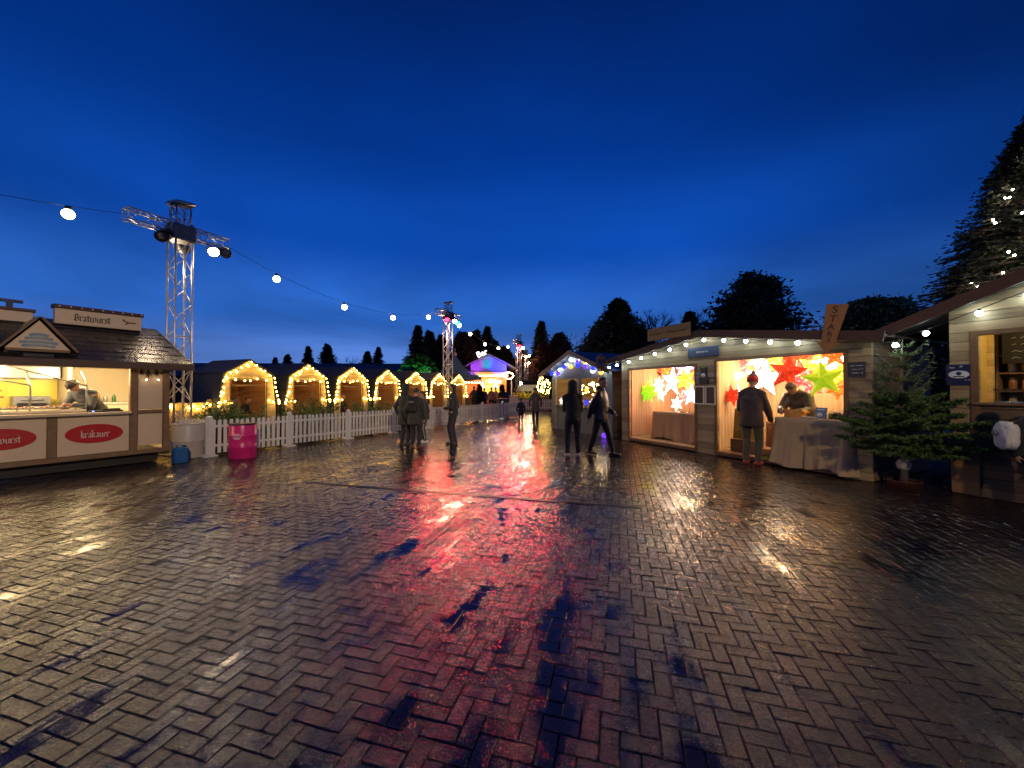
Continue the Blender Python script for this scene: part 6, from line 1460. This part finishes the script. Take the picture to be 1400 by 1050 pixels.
def backpack(mat):
    def f(o, j):
        b = MB(); c = j['chest']-j['fw']*.13*j['k']; b.bbox(-.13,.13,-.07,.07,-.20,.22,.04, Matrix.Translation(c)); b.bbox(-.10,.10,-.11,-.07,-.18,-.02,.02, Matrix.Translation(c)); bo = b.build('backpack', mat, o)
        t = MB(); t.bbox(-.07,.07,-.078,-.07,.05,.10,.004, Matrix.Translation(c)); t.build('patch', P('patch_grey', (.18,.18,.18), .6), bo)
        t = MB()
        for s in (-1,1): t.tube([tuple(c+Vector((s*.08,.05,.2))), tuple(j['sh'][s]*.5+j['shl']*.5+j['up']*.05*j['k']), tuple(j['chest']+j['fw']*.095*j['k']+j['X']*s*.1)], .018, 6)
        t.build('strap', mat, bo)
    return f
def stripe(col):
    def f(o, j):
        t = MB()
        for s in (-1,1):
            a, b, c = j['hj'][s], j['knee'][s], j['ank'][s]
            pts = [tuple(p+Vector((s*r_,-.0,0))) for p, r_ in ((a*.4+b*.6,.062*j['k']*.9),(b,.046*j['k']),(c+(b-c)*.12,.038*j['k']))]
            t.tube(pts, .014, 5)
        t.build('stripe', P('stripe_pale', col, .6), o)
    return f
G1 = 'huddled group by the picket fence'
x, y = gp(553, 608); person('tall hooded person in a long dark coat, left of the huddled group', (x,y,0), 62, 1.72, 2, (5,0), coatlen=.16, coat='coat_charcoal', coatc=(.028,.028,.026), hat=('hood',0,0), hair=(.03,.02,.015), feet={-1:(-.10,.0,0),1:(.10,.03,0)}, build=1.08, group=G1)
x, y = gp(568, 612); person('person with a dark backpack in the middle of the huddled group', (x,y,0), 80, 1.62, 2, (8,0), coat='coat_olive', coatc=(.035,.034,.03), hair=(.03,.02,.015), coatlen=.10, build=1.1, puffy=.02, feet={-1:(-.10,.02,0),1:(.12,-.04,0,30)}, extra=backpack(P('pack_black', (.015,.015,.016), .6)), group=G1, shoe=(.10,.02,.015))
x, y = gp(581, 605); person('person in side-striped trousers and white shoes in the huddled group', (x,y,0), 200, 1.53, 3, (10,0), coat='coat_grey', coatc=(.05,.05,.052), hair=(.04,.025,.015), hairlen=.05, coatlen=.04, puffy=.015, feet={-1:(-.07,.0,0),1:(.10,.10,0)}, shoe=(.7,.7,.68), extra=stripe((.55,.55,.52)), group=G1)
x, y = gp(620, 607); person('slim lone visitor in black standing side-on by the picket fence', (x,y,0), 165, 1.73, 0, (0,0), hands={-1:(-.14,.20,1.05),1:(.13,.20,1.02)}, coat='coat_black', hair=(.04,.025,.02), hairlen=.08, feet={-1:(-.06,.02,0),1:(.07,-.03,0)}, trou='trouser_indigo', trouc=(.02,.015,.035), build=.92)
x, y = gp(783, 624); person('person in black hooded top seen from behind, arms folded forward', (x,y,0), 88, 1.78, 0, (6,0), hands={-1:(-.06,.26,1.25),1:(.06,.26,1.22)}, coat='hoodie_black', coatc=(.022,.021,.02), hat=('hood',0,0), hair=(.03,.02,.015), trou='jogger_dark', trouc=(.03,.033,.034), shoe=(.5,.5,.48), feet={-1:(-.13,.0,0),1:(.13,.02,0)}, build=1.02, coatlen=.02)
x, y = gp(821, 622); person('man in a shiny dark jacket striding past, face turned to us', (x,y,0), -35, 1.86, 3, (0,-25), hands={-1:(-.12,.28,1.02),1:(.2,-.22,.92)}, coat='jacket_shiny', coatc=(.035,.028,.026), rough=.28, puffy=.02, hair=(.10,.05,.025), feet={-1:(-.07,.28,0,-4),1:(.07,-.26,.02,4)}, trou='trouser_black', hood=True, skin=M_SKIN, build=1.05)
x, y = gp(712, 579); person('small child in a navy coat walking away on the red-lit paving', (x,y,0), 95, 1.16, 0, (0,0), coat='coat_navy', coatc=(.02,.02,.05), coatlen=.12, hair=(.06,.03,.02), feet={-1:(-.05,.08,0),1:(.05,-.08,0)}, vox=.018, fingers=False, trou='trouser_black')
x, y = gp(732, 580); person('grey-coated adult walking away beside the small child', (x,y,0), 88, 1.66, 0, (4,0), coat='coat_midgrey', coatc=(.11,.11,.11), coatlen=.14, hair=(.03,.02,.015), feet={-1:(-.07,.12,0),1:(.07,-.10,0)}, vox=.018, fingers=False, build=1.05)
x, y = gp(1027, 634.5); person('customer in a red beanie and dark jacket facing the star stall', (x,y,0), 42, 1.90, 4, (12,-8), hands={-1:(-.12,.34,1.12),1:(.30,.26,.90)}, coat='jacket_plum', coatc=(.05,.035,.04), hair=(.05,.03,.02), hat=('beanie',(.16,.05,.07),(.60,.03,.03)), trou='cargo_olive', trouc=(.085,.08,.06), shoe=(.30,.03,.03), feet={-1:(-.12,.03,0),1:(.12,-.02,0)}, build=1.04, puffy=.018, coatlen=.07)
vx = rw(4.74,.76,.11); person('vendor in a leather jacket bending over the box on the taupe table', vx, R(0)*0+math.degrees(RRZ)-90, 1.86, 36, (30,10), hands={-1:(-.16,.50,1.02),1:(.14,.54,1.03)}, coat='jacket_leather', coatc=(.085,.07,.045), rough=.33, puffy=.045, hair=(.10,.06,.04), trou='trouser_black', feet={-1:(-.12,.0,0),1:(.12,.03,0)}, build=1.15)
bx_ = lw(4.16,.72,.31); person('vendor in a grey top and dark cap leaning over the sausage grill', bx_, 58-90-48, 1.70, 42, (16,0), hands={-1:(-.10,.50,.98),1:(.12,.48,.94)}, coat='top_grey', coatc=(.075,.085,.10), hair=(.04,.03,.02), hat=('cap',(.03,.025,.03),0), feet={-1:(-.10,.0,0),1:(.10,.02,0)}, build=1.1)
def tote(o, j):
    t = MB(); c = j['hip']+Vector((-.33,.05,.20)); t.ball((0,0,0), 1, n=4); t.v = [tuple(c+Vector((math.copysign(abs(v[0])**.6,v[0])*.075, math.copysign(abs(v[1])**.6,v[1])*.17, math.copysign(abs(v[2])**.6,v[2])*.18))+Vector((1,.6,.5))*.018*mnoise.noise(Vector(v)*2.6)) for v in t.v]; b = t.build('shoulder_bag', P('bag_white', (.62,.64,.64), .6, bump=.3, bscale=30), o)
    t = MB(); t.tube([tuple(c+Vector((0,.12,.14))), tuple(j['sh'][-1]+Vector((.02,.05,.06))), tuple(j['sh'][-1]+Vector((.02,-.05,.06))), tuple(c+Vector((0,-.12,.14)))], .012, 6); t.build('strap', M_BLACK, b)
    t = MB(); t.ball(c+Vector((-.095,.02,.03)), .05, .4, 1.1, .7); t.build('print', P('bag_print', (.25,.3,.3), .6), b)
person('dark-haired person with a round white bag cut off by the right edge', (6.66, 4.78, 0), 60, 1.55, 5, (5,0), coat='coat_black', hair=(.012,.01,.01), hairlen=.10, coatlen=.05, extra=tote, build=1.1)
# seated in the huts
def hutw(i, x, y): 
    p = HO+HDV*2.1*i; c, s = math.cos(HRZ), math.sin(HRZ); return (p.x+x*c-y*s, p.y+x*s+y*c, 0)
hf = math.degrees(HRZ)-90
def seated(label, i, x, y, coat, coatc, hair, hat=None, ang=0, H=1.68, hl=0): 
    person(label, hutw(i, x, y), hf+ang, H, 12, (6,0), seat=.52, hands={-1:(-.14,.40,.80),1:(.14,.40,.80)}, feet={-1:(-.10,.42,0),1:(.10,.42,0)}, coat=coat, coatc=coatc, hair=hair, hat=hat, hairlen=hl, vox=.02, fingers=False, group='people seated in the huts')
seated('person in a brown coat seated left in the nearest hut doorway', 0, .0, .62, 'coat_brown', (.10,.05,.03), (.06,.03,.02), None, -70, hl=.06)
seated('person in a dark green coat seated in the middle of the nearest hut', 0, .36, 1.55, 'coat_green', (.03,.05,.035), (.10,.05,.03), None, 8)
seated('person in black seated right in the nearest hut', 0, .74, 1.50, 'coat_black', (.02,.02,.02), (.12,.06,.035), None, 20)
seated('fair-haired visitor seated in the third hut', 2, .05, .75, 'coat_black', (.02,.02,.02), (.50,.36,.18), None, 0)
for i_, x_, y_, lb in ((0, .0, .60, 'low stool under the person in brown in the nearest hut'), (2, .05, .73, 'low stool under the fair-haired visitor in the third hut')):
    st = thing('stool', lb, 'stool', hutw(i_, x_, y_), HRZ, 'stools in the huts'); MB().lathe([(0,.40),(.16,.40),(.17,.42),(.16,.44),(0,.44)], 16).build('seat', M_POST, st)
    for q in range(4): a = R(45+90*q); MB().tube([(.12*math.cos(a),.12*math.sin(a),.40),(.15*math.cos(a),.15*math.sin(a),0)], .015, 6).build('leg', M_POST, st)
# drinkers in front of the bar
for i, (u, Y, c, f, lb) in enumerate(((662,27.6,(.05,.08,.30),80,'blue-jacketed drinker before the bar'),(672,27.4,(.28,.12,.10),100,'drinker in a dusky red coat before the bar'),(678,28.4,(.40,.28,.22),200,'drinker in a pale tan coat before the bar'),(648,28,(.05,.035,.03),60,'dark-coated drinker left of the others before the bar'))):
    p = at(u, Y); person(lb, p, f, 1.68+.04*i, 0, (0,0), coat='bar_coat_%d'%i, coatc=c, hair=(.06,.03,.02), vox=.03, fingers=False, group='drinkers before the bar')
for o_ in list(TMP.collection.objects): bpy.data.objects.remove(o_)
bpy.data.scenes.remove(TMP)
SC.camera = co
